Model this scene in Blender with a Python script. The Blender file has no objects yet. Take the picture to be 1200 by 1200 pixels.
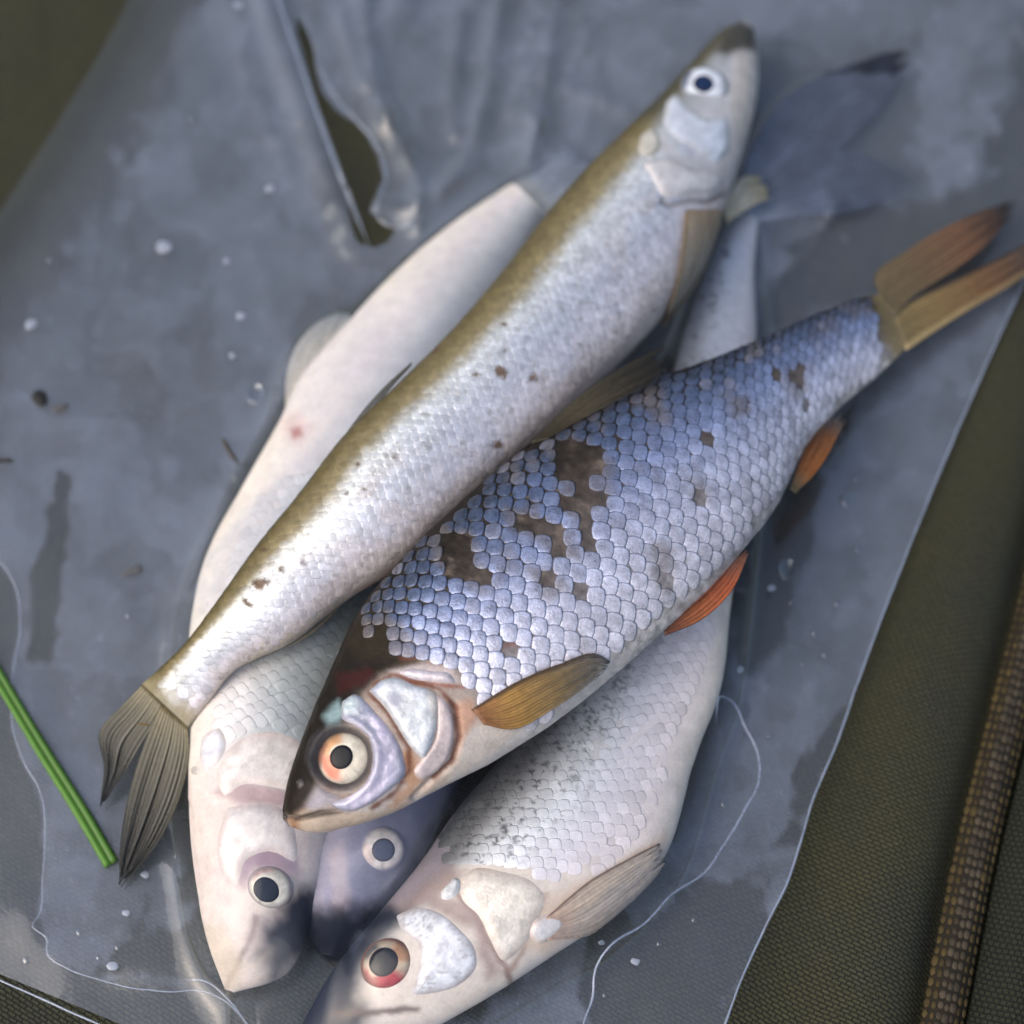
import bpy, bmesh, math, random
import numpy as np
from mathutils import Vector, Matrix
from mathutils.bvhtree import BVHTree
from mathutils.geometry import delaunay_2d_cdt

random.seed(7)
np.random.seed(7)
S = bpy.context.scene
COL = S.collection

# ------------------------------------------------------------------ camera, sky, sun, exposure
TILT = math.radians(25.0)
DIST = 0.40
LENS = 65.0
SENSOR = 36.0
CAM = np.array([0.0, -DIST * math.sin(TILT), DIST * math.cos(TILT)])
cd = bpy.data.cameras.new('camera')
cam = bpy.data.objects.new('camera', cd)
COL.objects.link(cam)
cam.location = CAM
cam.rotation_euler = (TILT, 0, 0)
cd.lens = LENS
cd.sensor_width = SENSOR
cd.clip_start = 0.01
cd.clip_end = 50
cd.dof.use_dof = True
cd.dof.focus_distance = 0.349
cd.dof.aperture_fstop = 7.8
S.camera = cam

W = bpy.data.worlds.new('World')
S.world = W
W.use_nodes = True
nt = W.node_tree
nt.nodes.clear()
wo = nt.nodes.new('ShaderNodeOutputWorld')
bg = nt.nodes.new('ShaderNodeBackground')
sk = nt.nodes.new('ShaderNodeTexSky')
SUN_EL, SUN_AZ = math.radians(50), math.radians(-112)     # azimuth measured from +y towards +x
sk.sky_type = 'NISHITA'
sk.sun_disc = False
sk.sun_elevation = SUN_EL
sk.sun_rotation = SUN_AZ
sk.air_density = 1.0
sk.dust_density = 4.0
sk.ozone_density = 1.0
bg.inputs['Strength'].default_value = 0.145
nt.links.new(sk.outputs[0], bg.inputs[0])
nt.links.new(bg.outputs[0], wo.inputs[0])
sl = bpy.data.lights.new('sun', 'SUN')
sun = bpy.data.objects.new('sun', sl)
COL.objects.link(sun)
sl.energy = 0.85
sl.angle = math.radians(62)
sl.color = (1.0, 0.975, 0.94)
sd = Vector((math.sin(SUN_AZ) * math.cos(SUN_EL), math.cos(SUN_AZ) * math.cos(SUN_EL), math.sin(SUN_EL)))
sun.rotation_euler = sd.to_track_quat('Z', 'Y').to_euler()
S.view_settings.view_transform = 'Standard'
S.view_settings.look = 'None'
S.view_settings.exposure = 0.36
S.view_settings.gamma = 1.0
S.cycles.transparent_max_bounces = 24
S.cycles.max_bounces = 10

# ------------------------------------------------------------------ pixel rays
CT, ST = math.cos(TILT), math.sin(TILT)
K = SENSOR / LENS / 1200.0


def rays(px):
    px = np.atleast_2d(np.asarray(px, float))
    x = (px[:, 0] - 600) * K
    y = -(px[:, 1] - 600) * K
    z = -np.ones_like(x)
    d = np.stack([x, y * CT - z * ST, y * ST + z * CT], 1)
    return d


def P(px, z=0.0):
    """where the view ray through a pixel meets the level z"""
    d = rays(px)
    t = (np.asarray(z, float) - CAM[2]) / d[:, 2]
    return CAM + d * t[:, None]


def proj(p):
    q = np.asarray(p) - CAM
    yc = q[:, 1] * CT + q[:, 2] * ST
    zc = -q[:, 1] * ST + q[:, 2] * CT
    return np.stack([600 + q[:, 0] / (-zc) / K, 600 - yc / (-zc) / K], 1)


MM = 0.001
PXM = DIST * K      # metres per photo pixel at the ground


# ------------------------------------------------------------------ noise, polygons, colours
def _hash(ix, iy, iz, seed):
    h = (ix * 374761393 + iy * 668265263 + iz * 2147483647 + seed * 1274126177) & 0xFFFFFFFF
    h = ((h ^ (h >> 13)) * 1274126177) & 0xFFFFFFFF
    h = (h ^ (h >> 16)) & 0xFFFFFFFF
    return h / 2147483648.0 - 1.0


def vnoise(p, seed=0):
    p = np.asarray(p, float)
    if p.shape[1] == 2:
        p = np.concatenate([p, np.zeros((len(p), 1))], 1)
    i = np.floor(p).astype(np.int64)
    f = p - i
    f = f * f * (3 - 2 * f)
    out = 0
    for dx in (0, 1):
        for dy in (0, 1):
            for dz in (0, 1):
                w = (f[:, 0] if dx else 1 - f[:, 0]) * (f[:, 1] if dy else 1 - f[:, 1]) * (f[:, 2] if dz else 1 - f[:, 2])
                out = out + w * _hash(i[:, 0] + dx, i[:, 1] + dy, i[:, 2] + dz, seed)
    return out


def fbm(p, oct=4, seed=0):
    p = np.asarray(p, float)
    a, s, out = 0.5, 1.0, 0
    for k in range(oct):
        out = out + a * vnoise(p * s, seed + k * 17)
        a *= 0.5
        s *= 2.03
    return out


def sdf(pts, poly):
    """signed distance to a closed polygon, negative inside"""
    pts = np.asarray(pts, float)
    poly = np.asarray(poly, float)
    d = np.full(len(pts), 1e18)
    ins = np.zeros(len(pts), bool)
    for a, b in zip(poly, np.roll(poly, -1, 0)):
        e = b - a
        w = pts - a
        t = np.clip((w @ e) / max(e @ e, 1e-12), 0, 1)
        q = w - t[:, None] * e
        d = np.minimum(d, (q * q).sum(1))
        c = (a[1] > pts[:, 1]) != (b[1] > pts[:, 1])
        with np.errstate(divide='ignore', invalid='ignore'):
            xi = a[0] + (pts[:, 1] - a[1]) * e[0] / (e[1] if abs(e[1]) > 1e-9 else 1e-9)
        ins ^= c & (pts[:, 0] < xi)
    d = np.sqrt(d)
    return np.where(ins, -d, d)


def dline(pts, line):
    pts = np.asarray(pts, float)
    line = np.asarray(line, float)
    d = np.full(len(pts), 1e18)
    for a, b in zip(line[:-1], line[1:]):
        e = b - a
        w = pts - a
        t = np.clip((w @ e) / max(e @ e, 1e-12), 0, 1)
        q = w - t[:, None] * e
        d = np.minimum(d, (q * q).sum(1))
    return np.sqrt(d)


def sm(x, a, b):
    t = np.clip((x - a) / (b - a), 0, 1)
    return t * t * (3 - 2 * t)


def mixc(c, m, col):
    """blend colour col (rgb or rgba) into the rows of c by mask m"""
    col = np.asarray(col, float)
    k = len(col)
    c[:, :k] = c[:, :k] * (1 - m[:, None]) + col * m[:, None]


def ramp(t, stops):
    xs = [s[0] for s in stops]
    return np.stack([np.interp(t, xs, [s[1][k] for s in stops]) for k in range(len(stops[0][1]))], 1)


def paint(c, px, poly, col, feather=6, strength=1.0, wob=0.0, seed=1):
    d = sdf(px, poly)
    if wob:
        d = d + wob * fbm(px / 18.0, 4, seed)
    mixc(c, strength * (1 - sm(d, -feather, feather)), col)


def pline(c, px, line, col, w=3.0, st=.9, seed=2):
    d = dline(px, line) + 2.5 * fbm(px / 9.0, 3, seed)
    mixc(c, np.exp(-(np.maximum(d, 0) / w) ** 2) * st, col)


def hermite(u, pts, q):
    pts = np.asarray(pts, float)
    if pts.ndim == 1:
        pts = pts[:, None]
    m = np.gradient(pts, u, axis=0)
    i = np.clip(np.searchsorted(u, q) - 1, 0, len(u) - 2)
    h = (u[i + 1] - u[i])
    t = ((q - u[i]) / h)[:, None]
    h = h[:, None]
    return ((2 * t**3 - 3 * t**2 + 1) * pts[i] + (t**3 - 2 * t**2 + t) * h * m[i]
            + (-2 * t**3 + 3 * t**2) * pts[i + 1] + (t**3 - t**2) * h * m[i + 1])


def smooth_line(pts, n):
    pts = np.asarray(pts, float)
    u = np.concatenate([[0], np.cumsum(np.linalg.norm(np.diff(pts, axis=0), axis=1))])
    return hermite(u, pts, np.linspace(0, u[-1], n))


# ------------------------------------------------------------------ mesh helpers
def mesh(name, verts, faces, mat, parent=None, col=None, smooth=True, loc=None):
    verts = np.asarray(verts, float)
    me = bpy.data.meshes.new(name)
    if isinstance(faces, np.ndarray) and faces.ndim == 2:
        n, k = faces.shape
        me.vertices.add(len(verts))
        me.vertices.foreach_set('co', verts.astype(np.float32).ravel())
        me.loops.add(n * k)
        me.loops.foreach_set('vertex_index', faces.astype(np.int32).ravel())
        me.polygons.add(n)
        me.polygons.foreach_set('loop_start', np.arange(0, n * k, k, dtype=np.int32))
        me.polygons.foreach_set('loop_total', np.full(n, k, np.int32))
        me.update(calc_edges=True)
    else:
        me.from_pydata([tuple(v) for v in verts], [], [tuple(f) for f in faces])
    if smooth:
        me.polygons.foreach_set('use_smooth', np.ones(len(me.polygons), bool))
    if col is not None:
        col = np.asarray(col, float)
        if col.shape[1] == 3:
            col = np.concatenate([col, np.ones((len(col), 1))], 1)
        a = me.color_attributes.new('col', 'FLOAT_COLOR', 'POINT')
        a.data.foreach_set('color', np.clip(col, 0, 1).astype(np.float32).ravel())
    me.validate()
    if mat is not None:
        me.materials.append(mat)
    o = bpy.data.objects.new(name, me)
    COL.objects.link(o)
    if parent is not None:
        o.parent = parent
        if parent.type == 'EMPTY':
            o.matrix_parent_inverse = Matrix.Translation(parent.location).inverted()
        elif parent.parent is not None:
            pass
    return o


def thing(name, loc, label, cat, group=None):
    o = bpy.data.objects.new(name, None)
    COL.objects.link(o)
    o.location = loc
    o.empty_display_size = 0.01
    o['label'] = label
    o['category'] = cat
    if group:
        o['group'] = group
    return o


def tag(o, label, cat, group=None):
    o['label'] = label
    o['category'] = cat
    if group:
        o['group'] = group
    return o


def grid_faces(n, m, wrap=False):
    i, j = np.meshgrid(np.arange(n - 1), np.arange(m if wrap else m - 1), indexing='ij')
    j2 = (j + 1) % m
    return np.stack([i * m + j, (i + 1) * m + j, (i + 1) * m + j2, i * m + j2], -1).reshape(-1, 4)


def tube(path, r, sides=8):
    """tube with tapered ends along world points, r scalar or per point"""
    path = np.asarray(path, float)
    n = len(path)
    r = np.broadcast_to(np.asarray(r, float), (n,)).copy()
    t = np.gradient(path, axis=0)
    t /= np.linalg.norm(t, axis=1)[:, None] + 1e-12
    up = np.array([0, 0, 1.0])
    a = np.cross(t, up)
    a /= np.linalg.norm(a, axis=1)[:, None] + 1e-12
    b = np.cross(a, t)
    th = np.linspace(0, 2 * np.pi, sides, endpoint=False)
    v = path[:, None] + r[:, None, None] * (a[:, None] * np.cos(th)[None, :, None] + b[:, None] * np.sin(th)[None, :, None])
    f = grid_faces(n, sides, True)
    return v.reshape(-1, 3), f


# ------------------------------------------------------------------ materials
def newmat(name):
    m = bpy.data.materials.new(name)
    m.use_nodes = True
    t = m.node_tree
    t.nodes.clear()
    out = t.nodes.new('ShaderNodeOutputMaterial')
    return m, t, out


def nd(t, kind, **kw):
    n = t.nodes.new(kind)
    for k, v in kw.items():
        if k in n.inputs:
            n.inputs[k].default_value = v
        else:
            setattr(n, k, v)
    return n


def mth(t, op, a, b=None, clamp=False):
    n = t.nodes.new('ShaderNodeMath')
    n.operation = op
    n.use_clamp = clamp
    for i, v in enumerate((a, b)):
        if v is None:
            continue
        if hasattr(v, 'links') or hasattr(v, 'is_linked'):
            t.links.new(v, n.inputs[i])
        else:
            n.inputs[i].default_value = v
    return n.outputs[0]


def fish_mat(name, rough=0.42, metal=0.5, coat=0.5, bump=0.25, sss=0.0, grain=1800.0, coatr=0.14, var=0.22, spec=0.22):
    m, t, out = newmat(name)
    L = t.links
    b = nd(t, 'ShaderNodeBsdfPrincipled')
    at = nd(t, 'ShaderNodeAttribute', attribute_name='col')
    tc = nd(t, 'ShaderNodeTexCoord')
    n1 = nd(t, 'ShaderNodeTexNoise', Scale=grain, Detail=4.0, Roughness=0.6)
    n2 = nd(t, 'ShaderNodeTexNoise', Scale=grain * 0.22, Detail=3.0)
    L.new(tc.outputs['Object'], n1.inputs['Vector'])
    L.new(tc.outputs['Object'], n2.inputs['Vector'])
    f = mth(t, 'MULTIPLY', mth(t, 'SUBTRACT', n1.outputs['Fac'], 0.5), var * 1.6)
    g = mth(t, 'MULTIPLY', mth(t, 'SUBTRACT', n2.outputs['Fac'], 0.5), var * 1.6)
    k = mth(t, 'ADD', mth(t, 'ADD', f, g), 1.0)
    mx = nd(t, 'ShaderNodeVectorMath', operation='SCALE')
    L.new(at.outputs['Color'], mx.inputs[0])
    L.new(k, mx.inputs['Scale'])
    L.new(mx.outputs[0], b.inputs['Base Color'])
    L.new(mth(t, 'MULTIPLY', at.outputs['Alpha'], metal), b.inputs['Metallic'])
    r = mth(t, 'ADD', mth(t, 'MULTIPLY', n2.outputs['Fac'], 0.25), rough - 0.12)
    L.new(r, b.inputs['Roughness'])
    b.inputs['Coat Weight'].default_value = coat
    b.inputs['Coat Roughness'].default_value = coatr
    b.inputs['Specular IOR Level'].default_value = spec
    if sss:
        b.inputs['Subsurface Weight'].default_value = sss
        b.inputs['Subsurface Radius'].default_value = (1.0, 0.5, 0.35)
        b.inputs['Subsurface Scale'].default_value = 0.002
    bp = nd(t, 'ShaderNodeBump', Strength=bump, Distance=0.0003)
    L.new(n1.outputs['Fac'], bp.inputs['Height'])
    L.new(bp.outputs[0], b.inputs['Normal'])
    L.new(b.outputs[0], out.inputs[0])
    return m


def fin_mat(name):
    m, t, out = newmat(name)
    L = t.links
    b = nd(t, 'ShaderNodeBsdfPrincipled', Roughness=0.38)
    b.inputs['Coat Weight'].default_value = 0.3
    at = nd(t, 'ShaderNodeAttribute', attribute_name='col')
    tc = nd(t, 'ShaderNodeTexCoord')
    n1 = nd(t, 'ShaderNodeTexNoise', Scale=900.0, Detail=4.0)
    L.new(tc.outputs['Object'], n1.inputs['Vector'])
    k = mth(t, 'ADD', mth(t, 'MULTIPLY', n1.outputs['Fac'], 0.7), 0.65)
    mx = nd(t, 'ShaderNodeVectorMath', operation='SCALE')
    L.new(at.outputs['Color'], mx.inputs[0])
    L.new(k, mx.inputs['Scale'])
    L.new(mx.outputs[0], b.inputs['Base Color'])
    tl = nd(t, 'ShaderNodeBsdfTranslucent')
    L.new(mx.outputs[0], tl.inputs[0])
    m1 = nd(t, 'ShaderNodeMixShader')
    m1.inputs[0].default_value = 0.25
    L.new(b.outputs[0], m1.inputs[1])
    L.new(tl.outputs[0], m1.inputs[2])
    tr = nd(t, 'ShaderNodeBsdfTransparent')
    m2 = nd(t, 'ShaderNodeMixShader')
    L.new(at.outputs['Alpha'], m2.inputs[0])
    L.new(tr.outputs[0], m2.inputs[1])
    L.new(m1.outputs[0], m2.inputs[2])
    L.new(m2.outputs[0], out.inputs[0])
    return m


def film_mat(name, milky=(0.48, 0.555, 0.70), refl=0.085, rough=0.09, veil_k=1.0):
    """thin clear polythene: transmits, mirrors the sky weakly, fogged where the attribute says so"""
    m, t, out = newmat(name)
    L = t.links
    tc = nd(t, 'ShaderNodeTexCoord')
    at = nd(t, 'ShaderNodeAttribute', attribute_name='col')
    n1 = nd(t, 'ShaderNodeTexNoise', Scale=70.0, Detail=5.0, Roughness=0.6)
    n2 = nd(t, 'ShaderNodeTexNoise', Scale=500.0, Detail=4.0, Roughness=0.7)
    for n in (n1, n2):
        L.new(tc.outputs['Object'], n.inputs['Vector'])
    bp = nd(t, 'ShaderNodeBump', Strength=0.08, Distance=0.002)
    L.new(n1.outputs['Fac'], bp.inputs['Height'])
    bp2 = nd(t, 'ShaderNodeBump', Strength=0.06, Distance=0.0004)
    L.new(n2.outputs['Fac'], bp2.inputs['Height'])
    L.new(bp.outputs[0], bp2.inputs['Normal'])
    tr = nd(t, 'ShaderNodeBsdfTransparent')
    tr.inputs[0].default_value = (0.975, 0.978, 0.98, 1)
    df = nd(t, 'ShaderNodeBsdfDiffuse')
    df.inputs[0].default_value = (*milky, 1)
    L.new(bp2.outputs[0], df.inputs['Normal'])
    gl = nd(t, 'ShaderNodeBsdfGlossy', Roughness=rough)
    gl.inputs[0].default_value = (1, 1, 1, 1)
    L.new(bp2.outputs[0], gl.inputs['Normal'])
    sep = nd(t, 'ShaderNodeSeparateColor')
    L.new(at.outputs['Color'], sep.inputs[0])
    fog = mth(t, 'MULTIPLY', sep.outputs[0], mth(t, 'ADD', mth(t, 'MULTIPLY', n2.outputs['Fac'], 0.5), 0.75))
    fog = mth(t, 'MULTIPLY', fog, veil_k, True)
    m1 = nd(t, 'ShaderNodeMixShader')
    L.new(fog, m1.inputs[0])
    L.new(tr.outputs[0], m1.inputs[1])
    L.new(df.outputs[0], m1.inputs[2])
    lw = nd(t, 'ShaderNodeLayerWeight', Blend=0.5)
    L.new(bp2.outputs[0], lw.inputs['Normal'])
    fr = mth(t, 'POWER', lw.outputs['Facing'], 4.0)
    fr = mth(t, 'ADD', mth(t, 'MULTIPLY', fr, 0.55), refl)
    fr = mth(t, 'MULTIPLY', fr, sep.outputs[1], True)
    m2 = nd(t, 'ShaderNodeMixShader')
    L.new(fr, m2.inputs[0])
    L.new(m1.outputs[0], m2.inputs[1])
    L.new(gl.outputs[0], m2.inputs[2])
    L.new(m2.outputs[0], out.inputs[0])
    return m


def weave_mat(name, c1, c2, sx, sy, rot, bump=1.0, rough=0.85):
    m, t, out = newmat(name)
    L = t.links
    b = nd(t, 'ShaderNodeBsdfPrincipled', Roughness=rough)
    b.inputs['Specular IOR Level'].default_value = 0.25
    b.inputs['Sheen Weight'].default_value = 0.03
    tc = nd(t, 'ShaderNodeTexCoord')
    nz = nd(t, 'ShaderNodeTexNoise', Scale=60.0, Detail=3.0)
    L.new(tc.outputs['Object'], nz.inputs['Vector'])
    wob = nd(t, 'ShaderNodeVectorMath', operation='SCALE')
    wob.inputs['Scale'].default_value = 0.0016
    L.new(nz.outputs['Color'], wob.inputs[0])
    add = nd(t, 'ShaderNodeVectorMath', operation='ADD')
    L.new(tc.outputs['Object'], add.inputs[0])
    L.new(wob.outputs[0], add.inputs[1])
    mp = nd(t, 'ShaderNodeMapping')
    mp.inputs['Rotation'].default_value = (0, 0, rot)
    L.new(add.outputs[0], mp.inputs['Vector'])
    br = nd(t, 'ShaderNodeTexBrick', Scale=1.0)
    br.offset = 0.5
    br.inputs['Brick Width'].default_value = sx
    br.inputs['Row Height'].default_value = sy
    br.inputs['Mortar Size'].default_value = min(sx, sy) * 0.22
    br.inputs['Mortar Smooth'].default_value = 1.0
    br.inputs['Color1'].default_value = (1, 1, 1, 1)
    br.inputs['Color2'].default_value = (0.75, 0.75, 0.75, 1)
    br.inputs['Mortar'].default_value = (0.0, 0.0, 0.0, 1)
    L.new(mp.outputs[0], br.inputs['Vector'])
    n2 = nd(t, 'ShaderNodeTexNoise', Scale=28.0, Detail=5.0, Roughness=0.6)
    n3 = nd(t, 'ShaderNodeTexNoise', Scale=2600.0, Detail=2.0)
    L.new(tc.outputs['Object'], n2.inputs['Vector'])
    L.new(tc.outputs['Object'], n3.inputs['Vector'])
    mc = nd(t, 'ShaderNodeMix', data_type='RGBA')
    mc.inputs['A'].default_value = (*c1, 1)
    mc.inputs['B'].default_value = (*c2, 1)
    k = mth(t, 'MULTIPLY', mth(t, 'SUBTRACT', n2.outputs['Fac'], 0.38), 3.2, True)
    L.new(k, mc.inputs['Factor'])
    sc = nd(t, 'ShaderNodeVectorMath', operation='SCALE')
    L.new(mc.outputs['Result'], sc.inputs[0])
    v = mth(t, 'ADD', mth(t, 'MULTIPLY', br.outputs['Color'], 0.75), mth(t, 'MULTIPLY', n3.outputs['Fac'], 1.0))
    L.new(v, sc.inputs['Scale'])
    L.new(sc.outputs[0], b.inputs['Base Color'])
    bp = nd(t, 'ShaderNodeBump', Strength=bump, Distance=0.0007)
    hh = mth(t, 'ADD', br.outputs['Color'], mth(t, 'MULTIPLY', n3.outputs['Fac'], 0.5))
    L.new(hh, bp.inputs['Height'])
    L.new(bp.outputs[0], b.inputs['Normal'])
    L.new(b.outputs[0], out.inputs[0])
    return m


def plain_mat(name, rough=0.5, spec=0.5, coat=0.0, sss=0.0, attr=True, color=(0.5, 0.5, 0.5), grain=900.0, var=0.5, bump=0.2):
    m, t, out = newmat(name)
    L = t.links
    b = nd(t, 'ShaderNodeBsdfPrincipled', Roughness=rough)
    b.inputs['Specular IOR Level'].default_value = spec
    b.inputs['Coat Weight'].default_value = coat
    b.inputs['Coat Roughness'].default_value = 0.05
    tc = nd(t, 'ShaderNodeTexCoord')
    n1 = nd(t, 'ShaderNodeTexNoise', Scale=grain, Detail=4.0)
    L.new(tc.outputs['Object'], n1.inputs['Vector'])
    sc = nd(t, 'ShaderNodeVectorMath', operation='SCALE')
    if attr:
        at = nd(t, 'ShaderNodeAttribute', attribute_name='col')
        L.new(at.outputs['Color'], sc.inputs[0])
    else:
        sc.inputs[0].default_value = color
    L.new(mth(t, 'ADD', mth(t, 'MULTIPLY', n1.outputs['Fac'], var), 1 - var * 0.5), sc.inputs['Scale'])
    L.new(sc.outputs[0], b.inputs['Base Color'])
    bp = nd(t, 'ShaderNodeBump', Strength=bump, Distance=0.0003)
    L.new(n1.outputs['Fac'], bp.inputs['Height'])
    L.new(bp.outputs[0], b.inputs['Normal'])
    L.new(b.outputs[0], out.inputs[0])
    return m


def clear_mat(name):
    m, t, out = newmat(name)
    L = t.links
    gl = nd(t, 'ShaderNodeBsdfGlossy', Roughness=0.06)
    tr = nd(t, 'ShaderNodeBsdfTransparent')
    tr.inputs[0].default_value = (0.93, 0.94, 0.95, 1)
    lw = nd(t, 'ShaderNodeLayerWeight', Blend=0.5)
    n1 = nd(t, 'ShaderNodeTexNoise', Scale=400.0)
    f = mth(t, 'ADD', mth(t, 'MULTIPLY', mth(t, 'POWER', lw.outputs['Facing'], 1.6), 0.5), mth(t, 'MULTIPLY', n1.outputs['Fac'], 0.22), True)
    mx = nd(t, 'ShaderNodeMixShader')
    L.new(f, mx.inputs[0])
    L.new(tr.outputs[0], mx.inputs[1])
    L.new(gl.outputs[0], mx.inputs[2])
    L.new(mx.outputs[0], out.inputs[0])
    return m


M_SKIN = fish_mat('wet_fish_skin', rough=0.42, metal=0.55, coat=0.04, bump=0.4, var=0.35, spec=0.10)
M_PALE = fish_mat('pale_fish_skin', rough=0.45, metal=0.4, coat=0.05, spec=0.14, bump=0.25, sss=0.10, grain=1500)
M_SCALE = fish_mat('silver_scale', rough=0.30, metal=0.6, coat=0.3, bump=0.45, grain=2200, var=0.6)
M_SCALE_FINE = fish_mat('fine_silver_scale', rough=0.44, metal=0.5, coat=0.15, bump=0.2, grain=3000, var=0.2)
M_PLATE = fish_mat('gill_plate', rough=0.34, metal=0.4, coat=0.45, bump=0.5, grain=1300, var=0.3)
M_FIN = fin_mat('fin_membrane')
M_EYE = fish_mat('eye_iris', rough=0.3, metal=0.25, coat=0.3, bump=0.05, grain=1400, coatr=0.06)
M_PUPIL = plain_mat('eye_pupil', rough=0.3, spec=0.1, coat=0.12, grain=700, var=0.6, bump=0.05)
M_FILM = film_mat('polythene_film', refl=0.055)
M_FILM2 = film_mat('polythene_back_film', refl=0.05, rough=0.2)
M_CREASE = film_mat('polythene_crease', refl=0.09, rough=0.22)
M_CLOTH = weave_mat('olive_cloth_weave', (0.054, 0.052, 0.023), (0.042, 0.043, 0.027), 0.0017, 0.00085, 0.55)
M_FLAP = weave_mat('dark_cloth_weave', (0.026, 0.028, 0.014), (0.019, 0.021, 0.013), 0.0011, 0.0011, 0.35)
M_TAPE = plain_mat('webbing_yarn', rough=0.8, spec=0.25, grain=2500, var=0.9, bump=0.5)
M_GRASS = plain_mat('green_grass', rough=0.4, spec=0.4, grain=600, var=0.4, bump=0.1)
M_DEBRIS = plain_mat('plant_debris', rough=0.6, spec=0.4, grain=1500, var=0.8, bump=0.6)
M_FLAKE = plain_mat('loose_scale', rough=0.3, spec=0.6, grain=900, var=0.4, coat=0.4)
M_CLEAR = clear_mat('clear_water')

# ------------------------------------------------------------------ setting: the cloth everything lies on
TAPE = smooth_line([(1275, 480), (1238, 620), (1214, 720), (1194, 800), (1169, 900), (1145, 1000), (1125, 1100), (1106, 1200), (1080, 1340), (1050, 1480)], 140)


def cloth_height(xy):
    px = proj(np.concatenate([xy, np.zeros((len(xy), 1))], 1))
    d = dline(px, TAPE)
    side = np.interp(px[:, 1], TAPE[:, 1], TAPE[:, 0]) - px[:, 0]       # >0 left of the tape
    z = -0.0028 + 0.0016 * fbm(xy / 0.05, 3, 5)
    z += 0.0042 * np.exp(-((side - 95) / 60.0) ** 2)                     # swells before the seam
    z -= 0.0040 * np.exp(-((side - 18) / 22.0) ** 2)                     # and is drawn in at the tape
    z -= 0.004 * sm(-side, 0, 40)
    z += 0.0010 * fbm(np.stack([side / 60.0, px[:, 1] / 300.0], 1), 2, 9) * sm(side, 0, 60)
    return np.minimum(z, 0.0022)


n, m_ = 260, 260
gx, gy = np.meshgrid(np.linspace(-0.17, 0.17, n), np.linspace(-0.16, 0.22, m_), indexing='ij')
xy = np.stack([gx.ravel(), gy.ravel()], 1)
zc = cloth_height(xy)
# hold the cloth just under the bag where the bag lies on it
pxc = proj(np.concatenate([xy, zc[:, None]], 1))
BAG = np.array([(330, -330), (-340, 1000), (640, 1460), (800, 1340), (850, 1200), (930, 982), (985, 838), (1060, 652), (1196, 338), (1420, -160)], float)
inside = 1 - sm(sdf(pxc, BAG), -30, 60)
zc = zc * (1 - inside) + np.minimum(zc, -0.0006) * inside
cloth = mesh('cloth_ground', np.concatenate([xy, zc[:, None]], 1), grid_faces(n, m_), M_CLOTH)
cloth['kind'] = 'structure'

# the far panel past the tape
pp = []
rows = 60
edge = smooth_line(TAPE + np.array([30, 4]), 120)
for k, s in enumerate(np.linspace(0, 1, rows)):
    q = P(edge + np.array([s * 330, s * 40]), 0)
    q[:, 2] = -0.0035 + 0.0048 * np.exp(-((s - 0.16) / 0.09) ** 2) - 0.003 * np.exp(-((s - 0.33) / 0.04) ** 2) + 0.002 * s
    pp.append(q)
flap = mesh('cloth_flap', np.concatenate(pp), grid_faces(rows, 120), M_FLAP)
sd_ = flap.modifiers.new('thickness', 'SOLIDIFY')
sd_.thickness = 0.0006
tag(flap, 'dark olive cloth panel past the woven brown tape', 'cloth')

# woven tape: a raised strip of yarn beads
tape = thing('webbing_tape', P([(1140, 990)], 0)[0], 'ribbed brown woven tape sewn along the olive cloth', 'tape')
tp = P(TAPE, 0.0)
tg = np.gradient(tp, axis=0)
tg /= np.linalg.norm(tg, axis=1)[:, None]
nr = np.stack([-tg[:, 1], tg[:, 0], np.zeros(len(tg))], 1)
NS, HW = 13, 0.0040
vv = []
for k in range(NS):
    a = -1 + 2 * k / (NS - 1)
    q = tp + nr * a * HW
    q[:, 2] = -0.0032 + 0.0034 * np.sqrt(max(0, 1 - 0.9 * a * a))
    vv.append(q)
vv = np.concatenate(vv)
mesh('tape_core', vv, grid_faces(NS, len(tp)), M_TAPE, tape, col=np.tile((0.018, 0.014, 0.008), (len(vv), 1)))
seg = np.linalg.norm(np.diff(tp, axis=0), axis=1)
cum = np.concatenate([[0], np.cumsum(seg)])
pitch = 0.0021
bv, bf, bc = [], [], []
bead = []
for ring, (rr, hh) in enumerate(((1.0, 0.0), (0.8, 0.62), (0.35, 0.95))):
    for q in range(8):
        a = q * math.pi / 4
        bead.append((rr * math.cos(a), rr * math.sin(a), hh))
bead.append((0, 0, 1.0))
bead = np.array(bead)
bfac = [(r * 8 + q, r * 8 + (q + 1) % 8, (r + 1) * 8 + (q + 1) % 8, (r + 1) * 8 + q) for r in range(2) for q in range(8)]
btri = [(16 + q, 16 + (q + 1) % 8, 24) for q in range(8)]
nb = int(cum[-1] / pitch)
rng = np.random.RandomState(3)
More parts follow.
